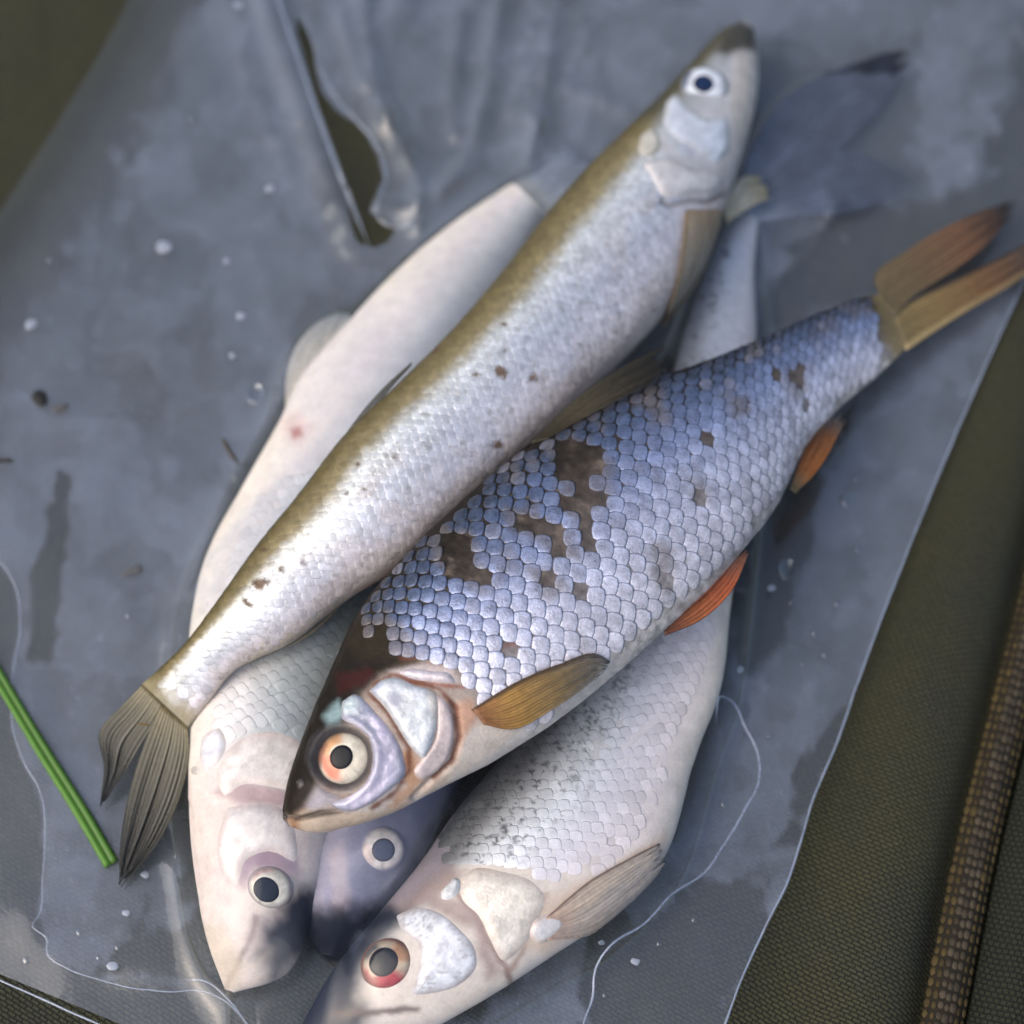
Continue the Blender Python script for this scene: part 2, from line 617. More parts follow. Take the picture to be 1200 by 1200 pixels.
for i in range(nb):
    s = (i + 0.5) * pitch
    c = np.array([np.interp(s, cum, tp[:, k]) for k in range(3)])
    tt = np.array([np.interp(s, cum, tg[:, k]) for k in range(3)])
    nn = np.array([-tt[1], tt[0], 0])
    for k in range(7):
        a = -0.9 + 1.8 * k / 6
        off = (0.06 if k % 2 else -0.06) * pitch
        wide = HW * 0.30 * 0.50 * (1.15 if k in (2, 3, 4) else 0.85)
        base = c + nn * a * HW + tt * off
        slope = -a * 0.8
        base[2] = -0.0032 + 0.0034 * math.sqrt(max(0, 1 - 0.9 * a * a)) - 0.0001
        b = bead * np.array([pitch * 0.44, wide, 0.00045]) * (1 + 0.12 * rng.randn())
        pts = base + b[:, :1] * tt + b[:, 1:2] * nn + np.stack([0 * b[:, 0], 0 * b[:, 0], b[:, 2] + b[:, 1] * slope], 1)
        o = len(bv) * len(bead)
        bv.append(pts)
        bf += [tuple(x + o for x in f) for f in bfac] + [tuple(x + o for x in f) for f in btri]
        c0 = np.array((0.058, 0.046, 0.030) if k in (2, 3, 4) else (0.062, 0.044, 0.016)) * (0.6 + 0.7 * rng.rand())
        bc.append(np.tile(c0, (len(bead), 1)))
wv = mesh('yarn_weave', np.concatenate(bv), bf, M_TAPE, tape, col=np.concatenate(bc))
wv['kind'] = 'stuff'


# ------------------------------------------------------------------ fish
def ray_hit(bvh, px, off=0.0):
    """points where pixel rays meet a surface (world), lifted by off along the normal; None where they miss"""
    out = []
    for d in rays(px):
        h = bvh.ray_cast(Vector(CAM), Vector(d).normalized())
        if h[0] is None:
            out.append(None)
            continue
        nn = np.array(h[1])
        out.append(np.array(h[0]) + (nn if nn @ d < 0 else -nn) * off)
    return out


class Fish:
    def __init__(self, name, label, D, V, zc, k, mat, bend=0.0, ns=420, nth=150, e=1.0, swell=None):
        D, V = np.asarray(D, float), np.asarray(V, float)
        mid = (D + V) / 2
        u = np.concatenate([[0], np.cumsum(np.linalg.norm(np.diff(mid, axis=0), axis=1))])
        q = np.linspace(0, u[-1], ns)
        Dp, Vp = hermite(u, D, q), hermite(u, V, q)
        zz = hermite(u, np.asarray(zc, float), q)[:, 0]
        kk = hermite(u, np.asarray(k, float), q)[:, 0]
        self.ns = ns
        self.u = q / u[-1]
        Dw, Vw = P(Dp, zz), P(Vp, zz)
        self.C = (Dw + Vw) / 2
        self.A = (Dw - Vw) / 2
        self.T = kk * np.linalg.norm(self.A, axis=1)
        # round off the snout and the tail root
        self.e = e
        ax = np.concatenate([[0], np.cumsum(np.linalg.norm(np.diff(self.C, axis=0), axis=1))])
        self.ax = ax
        self.len = ax[-1]
        self.mat = mat
        self.root = thing(name, (self.C[ns // 2][0], self.C[ns // 2][1], float((self.C[:, 2] - self.T).min())), label, 'fish')
        th = np.linspace(0, 2 * np.pi, nth, endpoint=False)
        self.th = th
        si, ti = np.meshgrid(np.arange(ns), th, indexing='ij')
        self.V = self.surf(self.u[si.ravel()], ti.ravel())
        self.t = ((1 - np.cos(ti)) / 2).ravel()
        self.s = self.u[si.ravel()]
        self.top = np.sin(ti.ravel()) >= 0
        self.F = grid_faces(ns, nth, True)
        self.nth = nth
        self.px = proj(self.V)
        tri = self.F.tolist()
        self.bvh = BVHTree.FromPolygons([tuple(v) for v in self.V], [tuple(f) for f in tri])

    def surf(self, s, th, off=None):
        s = np.clip(s, 0, 1)
        f = s * (self.ns - 1)
        i = np.clip(f.astype(int), 0, self.ns - 2)
        w = (f - i)[:, None]
        C = self.C[i] * (1 - w) + self.C[i + 1] * w
        A = self.A[i] * (1 - w) + self.A[i + 1] * w
        T = self.T[i] * (1 - w[:, 0]) + self.T[i + 1] * w[:, 0]
        c, n = np.cos(th), np.sin(th)
        n2 = np.sign(n) * np.abs(n) ** self.e
        p = C + A * c[:, None]
        p[:, 2] += T * n2
        if off is not None:
            h = 1e-3
            a = self.surf(np.clip(s + h, 0, 1), th) - self.surf(np.clip(s - h, 0, 1), th)
            b = self.surf(s, th + h) - self.surf(s, th - h)
            nn = np.cross(a, b)
            nn /= np.linalg.norm(nn, axis=1)[:, None] + 1e-15
            sg = np.sign(((p - C) * nn).sum(1))
            nn *= np.where(sg == 0, 1, sg)[:, None]
            p = p + nn * np.asarray(off)[:, None]
        return p

    def finish(self, col, disp=None):
        V = self.V.copy()
        if disp is not None:
            nrm = self.surf(self.s, np.tile(self.th, self.ns), np.ones(len(V))) - V
            V = V + nrm * disp[:, None]
        V = np.concatenate([V, [self.C[0] + (self.C[0] - self.C[3]) * 0.6], [self.C[-1]]])
        col = np.concatenate([col, col[:1], col[-1:]])
        m = self.nth
        n0 = self.ns * m
        caps = [(n0, (j + 1) % m, j, j) for j in range(m)]
        fl = [tuple(f) for f in self.F.tolist()]
        b0 = (self.ns - 1) * m
        fl += [(n0, (j + 1) % m, j) for j in range(m)] + [(n0 + 1, b0 + j, b0 + (j + 1) % m) for j in range(m)]
        self.body = mesh('body', V, fl, self.mat, self.root, col=col)
        self.bvh = BVHTree.FromPolygons([tuple(v) for v in V], fl)
        return self.body

    # ---- scales laid in rows on the upper flank
    def scales(self, pitch, colfn, mat, s0, s1, keep, hs=0.35 * MM, rows=22, size=(0.80, 0.66), prof=None, tilt=0.25, limit=300, seed=1, tmin=0.03, tmax=0.97, rim=0.0, pitch2=None, flat_from=None, skirt=0.5, dark=0.25):
        rng = np.random.RandomState(seed)
        nst, mth_ = 160, 160
        su = np.linspace(0, 1, nst)
        tt = np.linspace(0.0, np.pi, mth_)
        G = self.surf(np.repeat(su, mth_), np.tile(tt, nst)).reshape(nst, mth_, 3)
        arc = np.concatenate([np.zeros((nst, 1)), np.cumsum(np.linalg.norm(np.diff(G, axis=1), axis=2), axis=1)], 1)
        mid = arc[:, mth_ // 2].copy()
        arc -= mid[:, None]
        sl_ = np.concatenate([[0], np.cumsum(np.linalg.norm(np.diff(G[:, mth_ // 2], axis=0), axis=1))])
        prof = prof or (lambda s: 1.0)
        # template
        NR = 12
        an = np.linspace(0, 2 * np.pi, NR, endpoint=False)
        rr_ = (np.abs(np.cos(an)) ** 1.45 + np.abs(np.sin(an)) ** 1.45) ** (-1 / 1.45)
        ox = np.cos(an) * rr_
        oy = np.sin(an) * rr_ * (1 - 0.12 * np.maximum(0, -np.cos(an)))
        tpl = [(0.05, 0, 1.0)]
        tpl += [(0.55 * a, 0.55 * b, 0.86) for a, b in zip(ox, oy)]
        tpl += [(0.80 * a, 0.80 * b, 0.58) for a, b in zip(ox, oy)]
        tpl += [(0.95 * a, 0.95 * b, 0.10) for a, b in zip(ox, oy)]
        tpl += [(1.0 * a, 1.0 * b, -0.9) for a, b in zip(ox, oy)]
        tpl = np.array(tpl)
        fc = [(0, 1 + i, 1 + (i + 1) % NR) for i in range(NR)]
        for r in range(3):
            o1, o2 = 1 + r * NR, 1 + (r + 1) * NR
            for i in range(NR):
                j = (i + 1) % NR
                fc += [(o1 + i, o2 + i, o2 + j), (o1 + i, o2 + j, o1 + j)]
        items = []
        x = s0 * sl_[-1]
        ci = 0
        while x < s1 * sl_[-1]:
            s = np.interp(x, sl_, su)
            p = pitch * prof(s)
            py_ = pitch2 or 1.0
            for r in range(-rows, rows + 1):
                for half in (0, 1):
                    y = (2 * r + half) * p * 0.80 * py_
                    xx = x + 0.5 * half * p
                    items.append((xx, y, p))
            x += p
        res = []
        lx, ly, lp = (np.array([i[k] for i in items]) for k in range(3))
        jit = rng.randn(len(items), 4)
        ls = np.interp(lx, sl_, su)

        def theta_of(xv, yv):
            s = np.interp(xv, sl_, su)
            f = np.clip(s * (nst - 1), 0, nst - 1.001)
            i = f.astype(int)
            w = f - i
            out = np.empty(len(xv))
            for k in range(len(xv)):
                row = arc[i[k]] * (1 - w[k]) + arc[i[k] + 1] * w[k]
                out[k] = np.interp(yv[k], row, tt, left=-1, right=9)
            return s, out
        _, lt = theta_of(lx, ly)
        tv = (1 - np.cos(np.clip(lt, 0, np.pi))) / 2
        ok = (lt > 0) & (lt < np.pi) & (tv > tmin) & (tv < tmax) & (ls < s1) & (ls > s0)
        idx = np.nonzero(ok)[0]
        ctr = self.surf(ls[idx], lt[idx])
        cpx = proj(ctr)
        kp = keep(ls[idx], tv[idx], cpx, rng)
        idx, cpx = idx[kp], cpx[kp]
        allp = []
        for a, i in enumerate(idx):
            p = lp[i]
            sz = size(tv[i], ls[i]) if callable(size) else size
            lxp = lx[i] + tpl[:, 0] * p * sz[0] * (1 + 0.03 * jit[i, 0]) + 0.022 * p * jit[i, 2]
            lyp = ly[i] + tpl[:, 1] * p * (pitch2 or 1.0) * sz[1] * (1 + 0.03 * jit[i, 1]) + 0.022 * p * jit[i, 3]
            h = tpl[:, 2] * hs + tpl[:, 0] * tilt * hs * 2.0 * (1 + 0.25 * jit[i, 0])
            allp.append(np.stack([lxp, lyp, h], 1))
        L = np.concatenate(allp)
        s_, th_ = theta_of(L[:, 0], L[:, 1])
        th_ = np.clip(th_, 0.0, np.pi)
        pts = self.surf(s_, th_, L[:, 2])
        nv = len(tpl)
        pts = pts.reshape(-1, nv, 3)
        tvv = (1 - np.cos(th_)) / 2
        own = np.repeat(np.arange(len(idx)), nv)
        vpx = proj(pts.reshape(-1, 3))
        mixs, mixt = (s_, tvv) if flat_from is None else (ls[idx][own], tv[idx][own])
        cols = colfn(mixs, mixt, vpx, rng, own, len(idx)).reshape(len(idx), nv, 4)
        # biggest in the picture first
        q = proj(pts.reshape(-1, 3)).reshape(-1, nv, 2)[:, -NR:]
        area = 0.5 * np.abs((q[:, :, 0] * np.roll(q[:, :, 1], -1, 1) - q[:, :, 1] * np.roll(q[:, :, 0], -1, 1)).sum(1))
        inview = ((cpx > -5) & (cpx < 1205)).all(1)
        order = np.argsort(-(area * inview))
        facs = np.array(fc)
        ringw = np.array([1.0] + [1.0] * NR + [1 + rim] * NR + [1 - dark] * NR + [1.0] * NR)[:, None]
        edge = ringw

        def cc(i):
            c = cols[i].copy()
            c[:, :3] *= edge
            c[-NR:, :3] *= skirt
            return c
        for i in order[:limit]:
            o = pts[i].mean(0)
            mesh('scale', pts[i], facs, mat, self.body, col=cc(i))
        rest = order[limit:]
        if len(rest):
            v = pts[rest].reshape(-1, 3)
            f = (facs[None] + (np.arange(len(rest)) * nv)[:, None, None]).reshape(-1, 3)
            so = mesh('small_scales', v, f, mat, self.body, col=np.concatenate([cc(i) for i in rest]))
            so['kind'] = 'stuff'
        return len(idx)

    # ---- raised plates (gill covers, cheeks) that follow the head
    def plate(self, name, poly, h, colfn, mat=None, step=4.0, edge=8.0, parent=None, rough=0.0, seed=3, sink=0.15 * MM, blend=None, bw=9.0):
        poly = smooth_line(list(poly) + [poly[0]], max(24, len(poly) * 5))[:-1]
        lo, hi = poly.min(0), poly.max(0)
        gx, gy = np.meshgrid(np.arange(lo[0], hi[0], step), np.arange(lo[1], hi[1], step))
        g = np.stack([gx.ravel(), gy.ravel()], 1)
        g = g[sdf(g, poly) < -step * 0.6]
        rings = [poly]
        pts = np.concatenate([poly, g])
        nb = len(poly)
        r = delaunay_2d_cdt([Vector(p) for p in pts], [], [list(range(nb))], 1, 1e-4)
        vv = np.array([tuple(v) for v in r[0]])
        ff = [tuple(f) for f in r[2]]
        d = -sdf(vv, poly)
        hit, keepi = [], {}
        for i, (p, dd) in enumerate(zip(vv, d)):
            e = min(1.0, max(0.0, dd / edge))
            off = -sink + (h + sink) * (1 - (1 - e) ** 2.2)
            off += rough * float(fbm(np.array([p]) / 7.0, 3, seed)[0]) * e
            q = ray_hit(self.bvh, [p], off)[0]
            if q is not None:
                keepi[i] = len(hit)
                hit.append(q)
        fl = [tuple(keepi[i] for i in f) for f in ff if all(i in keepi for i in f)]
        used = np.array(sorted(keepi, key=lambda i: keepi[i]))
        c = colfn(vv[used], d[used])
        if blend is not None:
            mixc(c, 1 - sm(d[used] + 6 * fbm(vv[used] / 9.0, 3, seed + 5), 0, bw), blend)
        o = mesh(name, hit, fl, mat or M_PLATE, parent or self.root, col=c)
        return o

    def eye(self, px, r, pr, ring_col, iris, pupil_off=(0, 0), pupil_col=(0.03, 0.035, 0.045), dome=0.38, sink=0.15, sector=None, squash=1.0, angle=0.0):
        R = r * PXM * 0.93
        hit, nrm = None, None
        d = rays([px])[0]
        h = self.bvh.ray_cast(Vector(CAM), Vector(d).normalized())
        c, n = np.array(h[0]), np.array(h[1])
        n = n if n @ d < 0 else -n
        n = n * 0.6 + np.array([0, -0.25, 0.75]) * 0.6
        n /= np.linalg.norm(n)
        a = np.array([1.0, 0, 0]) - n * n[0]
        a /= np.linalg.norm(a)
        b = np.cross(n, a)
        ca, sa = math.cos(angle), math.sin(angle)

        def domev(rad, h, nr, na, base, prof):
            v, rr, aa = [], [], []
            for i in range(nr + 1):
                f = i / nr
                for j in range(na):
                    t = 2 * math.pi * j / na
                    x, y = math.cos(t) * f, math.sin(t) * f * squash
                    x, y = x * ca - y * sa, x * sa + y * ca
                    v.append(base + (a * x + b * y) * rad + n * prof(f) * h)
                    rr.append(f)
                    aa.append(t)
            return np.array(v), np.array(rr), np.array(aa)
        NA, NRR = 48, 22
        base = c - n * R * sink
        prof = lambda f: math.sqrt(max(0, 1 - (0.92 * f) ** 2)) - 0.15 * f ** 6
        v, rr, aa = domev(R, R * (dome + sink), NRR, NA, base, prof)
        f = grid_faces(NRR + 1, NA, True)
        col = np.zeros((len(v), 4))
        col[:, :3] = np.asarray(iris)[None]
        col[:, 3] = 0.35
        if sector:
            for (ang, wid, sc, r0, r1) in sector:
                da = np.abs((aa - ang + np.pi) % (2 * np.pi) - np.pi)
                mixc(col, (1 - sm(da, wid * 0.4, wid)) * sm(rr, r0 - 0.1, r0 + 0.08) * (1 - sm(rr, r1 - 0.1, r1 + 0.1)), sc)
        col[:, :3] *= (1 + 0.35 * fbm(np.stack([np.cos(aa) * rr * 5, np.sin(aa) * rr * 5 + r], 1), 4, 4) + .18 * fbm(np.stack([np.cos(aa) * 9, np.sin(aa) * 9, rr * 2], 1), 3, 6))[:, None]
        col[:, :3] *= (1 - .45 * sm(rr, .70, .95))[:, None] * (1 + .12 * np.exp(-((rr - .5) / .07) ** 2))[:, None]
        mixc(col, sm(rr + .05 * fbm(np.stack([np.cos(aa) * 2, np.sin(aa) * 2], 1), 2, 9), 0.84, 0.96), ring_col)
        e = mesh('eye', v, f, M_EYE, self.root, col=col)
        pc = base + (a * pupil_off[0] - b * pupil_off[1]) * PXM
        ff = math.hypot(*pupil_off) / max(r, 1)
        top = R * (dome + sink) * prof(ff)
        v, rr, aa = domev(pr * PXM * 0.93, 0.10 * pr * PXM, 8, 32, pc + n * (top - 0.02 * R), lambda f: math.sqrt(max(0, 1 - f * f)) - 0.35 * (f > 0.99))
        col = np.tile(np.array([*pupil_col, 1.0]), (len(v), 1))
        mixc(col, sm(rr, 0.75, 0.95), (0.012, 0.012, 0.016))
        mesh('pupil', v, grid_faces(9, 32, True), M_PUPIL, e, col=col)
        return e

    def fin(self, name, A, B, z0, z1, colfn, nray=14, on=None, off=0.6 * MM, ridge=0.16 * MM, nj=26, wave=0.0, parent=None, lift=0.0, thick=0.00016, bow=0.0, alpha=None, rag=0.10):
        """membrane between two edges A and B (both from root to tip), ray ridges across it"""
        ni = nray * 5 + 1
        Aq, Bq = smooth_line(A, nj), smooth_line(B, nj)
        ii = np.linspace(0, 1, ni)
        jj = np.linspace(0, 1, nj)
        cutr = 1 - rag * np.clip(.5 + 1.1 * vnoise(np.stack([ii * nray * .9, ii * 0 + len(name)], 1), 7), 0, 1)
        fj = np.arange(nj) / (nj - 1)
        As = np.stack([np.stack([np.interp(fj * cv, fj, Aq[:, k]) for k in (0, 1)], 1) for cv in cutr])
        Bs = np.stack([np.stack([np.interp(fj * cv, fj, Bq[:, k]) for k in (0, 1)], 1) for cv in cutr])
        px = As * (1 - ii)[:, None, None] + Bs * ii[:, None, None]
        I, J = np.meshgrid(ii, jj, indexing='ij')
        px = px.reshape(-1, 2)
        I, J = I.ravel(), J.ravel()
        ph = I * nray
        rid = np.abs(np.sin(np.pi * ph)) ** 0.7
        zz = z0 * (1 - J) + z1 * J + bow * np.sin(np.pi * J)
        z = zz - ridge * rid * (0.3 + J) + wave * np.sin(I * 7 + J * 3) * J + lift * np.sin(np.pi * I) * (0.3 + J)
        if on is None:
            v = P(px, z)
        else:
            base = P(px, zz)
            hits = ray_hit(on, px, off)
            v = np.array([h if h is not None else q for h, q in zip(hits, base)])
            v[:, 2] += -ridge * rid * (0.3 + J) + lift * np.sin(np.pi * I)
        c = colfn(I, J, px, rid)
        # the tip margin: ragged between the rays
        o = mesh(name, v, grid_faces(ni, nj), M_FIN, parent or self.root, col=c)
        sdm = o.modifiers.new('thickness', 'SOLIDIFY')
        sdm.thickness = thick
        sdm.offset = 0
        return o


def fincol(stops, ray_dark=0.45, alpha=(1.0, 0.75), edge=None, seed=1, blot=0.0):
    def f(I, J, px, rid):
        c = ramp(J, stops)
        c = c * (1 - ray_dark * (1 - rid))[:, None]
        c = c * (1 + 0.35 * fbm(np.stack([I * 14, J * 4], 1), 3, seed))[:, None]
        a = alpha[0] + (alpha[1] - alpha[0]) * J ** 1.3
        if blot:
            c = c * np.clip(1 + blot * 1.6 * fbm(px / 22.0, 4, 12), .15, 2.2)[:, None]
            a = np.clip(a + .5 * fbm(px / 28.0, 3, 13), .1, 1)
        a = np.clip(a + 0.35 * (1 - rid) * (1 - a), 0, 1)
        c = np.concatenate([c, a[:, None]], 1)
        if edge:
            for (i0, i1, col, st) in edge:
                m = sm(I, i0 - 0.06, i0 + 0.06) * (1 - sm(I, i1 - 0.06, i1 + 0.06)) * st
                mixc(c, m, col)
        return c
    return f


def flat(rgb, a=0.5, var=0.15, seed=5, edge=None, edgew=4.0):
    def f(p, d):
        c = np.tile(np.array([*rgb, a]), (len(p), 1))
        c[:, :3] *= (1 + var * fbm(p / 9.0, 4, seed) + .16 * fbm(p / 3.2, 2, seed + 9))[:, None]
        if edge is not None:
            mixc(c, 1 - sm(d, 0, edgew), edge)
        return c
    return f


# ================================================================== fish sealed in the bag
# ---- the pale fish along the left, belly to the left
V5 = [(264, 1160), (248, 1118), (231, 1045), (222, 965), (221, 890), (219, 810), (224, 730), (241, 655), (285, 570), (325, 500), (352, 445), (412, 375), (470, 314), (535, 259), (598, 216)]
D5 = [(274, 1163), (325, 1148), (362, 1085), (380, 1005), (394, 930), (410, 855), (428, 782), (442, 712), (455, 642), (482, 585), (510, 530), (540, 467), (570, 402), (606, 328), (640, 258)]
z5 = [3.5, 6, 8.0, 9.5, 10, 10, 10, 10, 9.6, 9.2, 8.6, 7.6, 6.2, 4.8, 3.6]
k5 = [.6, .55, .56, .56, .54, .52, .50, .49, .48, .49, .48, .47, .46, .42, .36]
pale_fish = Fish('fish', 'pale cream fish with milky eye lying belly-outward under the film', D5, V5, np.array(z5) * MM, k5, M_PALE)
F = pale_fish
t, s, px = F.t, F.s, F.px
c = ramp(t, [(0, (.20, .22, .24, .4)), (.2, (.36, .38, .38, .6)), (.45, (.68, .66, .64, .4)), (.7, (.80, .72, .66, .1)), (1, (.84, .75, .62, .0))])
nz = fbm(F.V * 220, 4, 3)
c[:, :3] *= (1 + 0.08 * nz)[:, None]
mixc(c, sm(fbm(px / 60.0, 3, 8), 0.0, 0.45) * 0.35 * (s > .5), (.72, .66, .68))
mixc(c, (1 - sm(s, .20, .27)), (.76, .65, .57, .05))                                     # head skin
mixc(c, (1 - sm(s, .2, .26)) * sm(fbm(px / 30.0, 3, 21), 0.0, 0.4) * .4, (.66, .50, .47, .1))
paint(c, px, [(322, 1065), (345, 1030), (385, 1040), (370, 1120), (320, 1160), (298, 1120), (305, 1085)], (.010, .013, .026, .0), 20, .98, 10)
pline(c, px, [(264, 1158), (282, 1122), (296, 1095), (300, 1075)], (.26, .19, .17, .1), 3.5, .7)
paint(c, px, [(248, 930), (270, 915), (330, 925), (372, 935), (372, 948), (320, 944), (275, 940)], (.42, .27, .27, .1), 6, .8, 4)
paint(c, px, [(280, 1000), (310, 985), (350, 1005), (350, 1025), (300, 1018), (285, 1040), (268, 1032)], (.33, .22, .28, .1), 9, .85, 5)
paint(c, px, [(232, 1080), (262, 1085), (285, 1130), (280, 1158), (262, 1158), (245, 1115)], (.68, .57, .43, .1), 8, .7)
paint(c, px, [(262, 790), (276, 785), (272, 840), (262, 830)], (.36, .27, .22, .1), 4, .7)
paint(c, px, [(340, 503), (352, 500), (354, 510), (344, 514)], (.42, .08, .07, .1), 4, 1.0)
paint(c, px, [(330, 492), (350, 482), (366, 500), (352, 520), (335, 514)], (.62, .40, .36, .1), 12, .5)
mixc(c, sm(t, .5, .3) * 0 + (sm(s, .27, .3) * (1 - sm(s, .46, .5))) * sm(1 - t, .35, .5) * .7, (.50, .54, .52, .8))
disp = 0.00005 * fbm(F.V * 400, 3, 6) + 0.0001 * fbm(F.V * 120, 3, 7)
gl = sdf(px, [(215, 945), (260, 935), (300, 928), (345, 938), (360, 955), (300, 945), (262, 955), (245, 1000), (235, 1050), (215, 1050)])
disp -= 0.0006 * (1 - sm(gl, -5, 8)) * F.top
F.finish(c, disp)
F.plate('cheek', [(264, 945), (300, 938), (335, 950), (350, 985), (348, 1012), (315, 1000), (290, 1010), (278, 1040), (262, 1030), (252, 990)], 0.38 * MM,
        lambda p, d: flat((.80, .73, .68), .4, .3, 5)(p, d), M_PALE, edge=16, rough=0.15 * MM, blend=(.66, .54, .49, .05), bw=16)
F.plate('gill_cover', [(262, 880), (285, 862), (325, 856), (352, 868), (362, 895), (352, 930), (320, 925), (285, 922), (262, 935), (252, 910)], 0.42 * MM,
        flat((.80, .73, .66), .3, .3, 8), M_PALE, edge=17, rough=0.15 * MM, blend=(.72, .61, .54, .05), bw=18)
F.plate('throat_plate', [(236, 862), (258, 852), (266, 868), (256, 895), (240, 905), (233, 885)], 0.6 * MM, flat((.76, .74, .75), .3, .3, 9), M_PALE, edge=9, blend=(.72, .62, .56, .1), bw=9)
F.eye((316, 1040), 25.5, 15, (.30, .24, .24, .1), (.66, .62, .52), pupil_off=(-3, 2), pupil_col=(.012, .018, .030), squash=.88, angle=-.6, dome=.20,
      sector=[(math.radians(150), 1.0, (.55, .38, .33), .7, 1.0)])


def keep5(s, t, px, rng):
    return (t < .80) & (rng.rand(len(s)) > .02) & (sdf(px, [(222, 860), (240, 700), (300, 560), (480, 560), (445, 690), (430, 790), (395, 880), (365, 900), (350, 860), (300, 850), (250, 870)]) < 0)


def col5(s, t, px, rng, own, n):
    c = ramp(t, [(0, (.16, .17, .17, .5)), (.2, (.36, .38, .36, .8)), (.4, (.60, .62, .59, .9)), (.65, (.76, .72, .69, .4)), (1, (.82, .74, .64, .1))])
    mixc(c, sm(fbm(px / 20.0, 3, 51), .0, .35) * .4 * (1 - sm(t, .5, .7)), (.40, .43, .38, .9))
    c[:, :3] *= (1 + 0.05 * rng.randn(n))[own][:, None]
    return c


F.scales(14 * PXM, col5, M_SCALE_FINE, .22, .62, keep5, rows=24, hs=.055 * MM, size=(.74, .76), seed=5, rim=.05, tilt=.45, skirt=.6)
F.fin('anal_fin', [(334, 478), (336, 440), (346, 408), (372, 378), (398, 364)], [(400, 400), (408, 392), (412, 384), (412, 374), (409, 366)], 6.5 * MM, 3.0 * MM,
      fincol([(0, (.66, .60, .50)), (.6, (.60, .57, .50)), (1, (.45, .47, .47))], .12, (1, .7)), nray=10, ridge=.1 * MM)
F.fin('tail_fin', [(596, 217), (606, 212), (628, 203), (665, 170)], [(640, 258), (652, 250), (668, 238), (720, 215)], 3.4 * MM, 2.0 * MM,
      fincol([(0, (.55, .54, .50)), (.4, (.38, .42, .46)), (1, (.2, .24, .28))], .2, (1, .4)), nray=12)

def speckled(p, d):
    c = flat((.78, .78, .80), .5, .35, 5)(p, d)
    mixc(c, sm(vnoise(p / 2.4, 71) + .4 * vnoise(p / 11.0, 72), .35, .8) * .55, (.30, .29, .28, .2))
    return c


# ---- the big roach along the right, snout cut by the frame
D6 = [(343, 1222), (362, 1185), (395, 1130), (440, 1075), (490, 1015), (535, 950), (590, 885), (640, 815), (685, 735), (722, 650), (755, 550), (785, 450), (812, 360), (838, 290), (855, 250)]
V6 = [(352, 1242), (400, 1247), (480, 1218), (560, 1176), (640, 1125), (715, 1073), (778, 1006), (814, 890), (845, 805), (856, 715), (870, 605), (882, 495), (887, 392), (884, 312), (888, 258)]
z6 = [4, 6, 8.4, 9.8, 10.6, 11, 11.2, 11, 10.6, 10.2, 9, 7.6, 6, 4.6, 3.6]
k6 = [.6, .54, .54, .53, .51, .50, .49, .51, .53, .56, .56, .54, .5, .46, .36]
big_fish = Fish('fish', 'large whitish scaled fish with blood-red eye pressed against the film', D6, V6, np.array(z6) * MM, k6, M_PALE)
F = big_fish
t, s, px = F.t, F.s, F.px
c = ramp(t, [(0, (.05, .05, .06, .3)), (.16, (.13, .13, .13, .4)), (.34, (.58, .58, .57, .5)), (.6, (.74, .70, .70, .3)), (.82, (.80, .70, .66, .1)), (1, (.84, .74, .60, .0))])
c[:, :3] *= (1 + 0.12 * fbm(F.V * 260, 4, 13))[:, None]
mixc(c, (1 - sm(s, .30, .36)) * sm(t, .14, .34), (.74, .65, .56, .05))
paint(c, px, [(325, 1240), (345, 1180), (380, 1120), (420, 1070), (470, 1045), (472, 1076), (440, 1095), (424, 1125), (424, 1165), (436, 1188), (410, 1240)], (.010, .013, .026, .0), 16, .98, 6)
pline(c, px, [(395, 1188), (440, 1186), (490, 1182)], (.10, .06, .05, .1), 4, .8)
pline(c, px, [(530, 1040), (558, 1072), (572, 1102), (592, 1132), (600, 1155)], (.26, .14, .11, .1), 4, .8)
pline(c, px, [(640, 1048), (628, 1082), (614, 1112), (600, 1135)], (.34, .20, .15, .1), 3.5, .7)
paint(c, px, [(455, 1050), (500, 1010), (545, 1020), (530, 1040), (515, 1050), (560, 1060), (575, 1110), (590, 1140), (570, 1150), (555, 1090), (500, 1060), (470, 1068)], (.36, .26, .23, .1), 8, .8, 4)
paint(c, px, [(440, 1060), (500, 990), (530, 960), (560, 990), (520, 1020), (470, 1060)], (.28, .24, .26, .2), 12, .8, 6)
paint(c, px, [(620, 1060), (690, 1030), (780, 975), (785, 1000), (740, 1060), (640, 1120), (615, 1110)], (.66, .52, .40, .1), 8, .7, 4)
mixc(c, sm(s, .62, .8) * .6, (.42, .45, .50, .6))
disp = 0.00006 * fbm(F.V * 300, 3, 6)
wr = np.stack([(px[:, 0] * .62 + px[:, 1] * .78) / 11.0, (px[:, 0] * .78 - px[:, 1] * .62) / 60.0], 1)
disp += 0.00018 * fbm(wr, 3, 41) * (1 - sm(sdf(px, [(690, 830), (780, 790), (830, 850), (790, 970), (730, 1010), (690, 960), (715, 900)]), -20, 25)) * F.top
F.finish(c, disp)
F.plate('cheek', [(462, 1072), (488, 1062), (515, 1068), (540, 1088), (558, 1112), (560, 1132), (540, 1155), (510, 1165), (482, 1165), (490, 1135), (488, 1105), (470, 1092)], 0.45 * MM,
        speckled, M_PALE, step=2.5, edge=14, rough=.12 * MM, blend=(.50, .44, .42, .2), bw=11)
F.plate('gill_cover', [(535, 1030), (555, 1016), (590, 1020), (622, 1030), (640, 1050), (632, 1080), (615, 1110), (590, 1128), (572, 1100), (560, 1075), (540, 1055)], 0.6 * MM,
        flat((.82, .75, .64), .35, .3, 8), edge=18, rough=.18 * MM, blend=(.66, .56, .47, .1), bw=18)
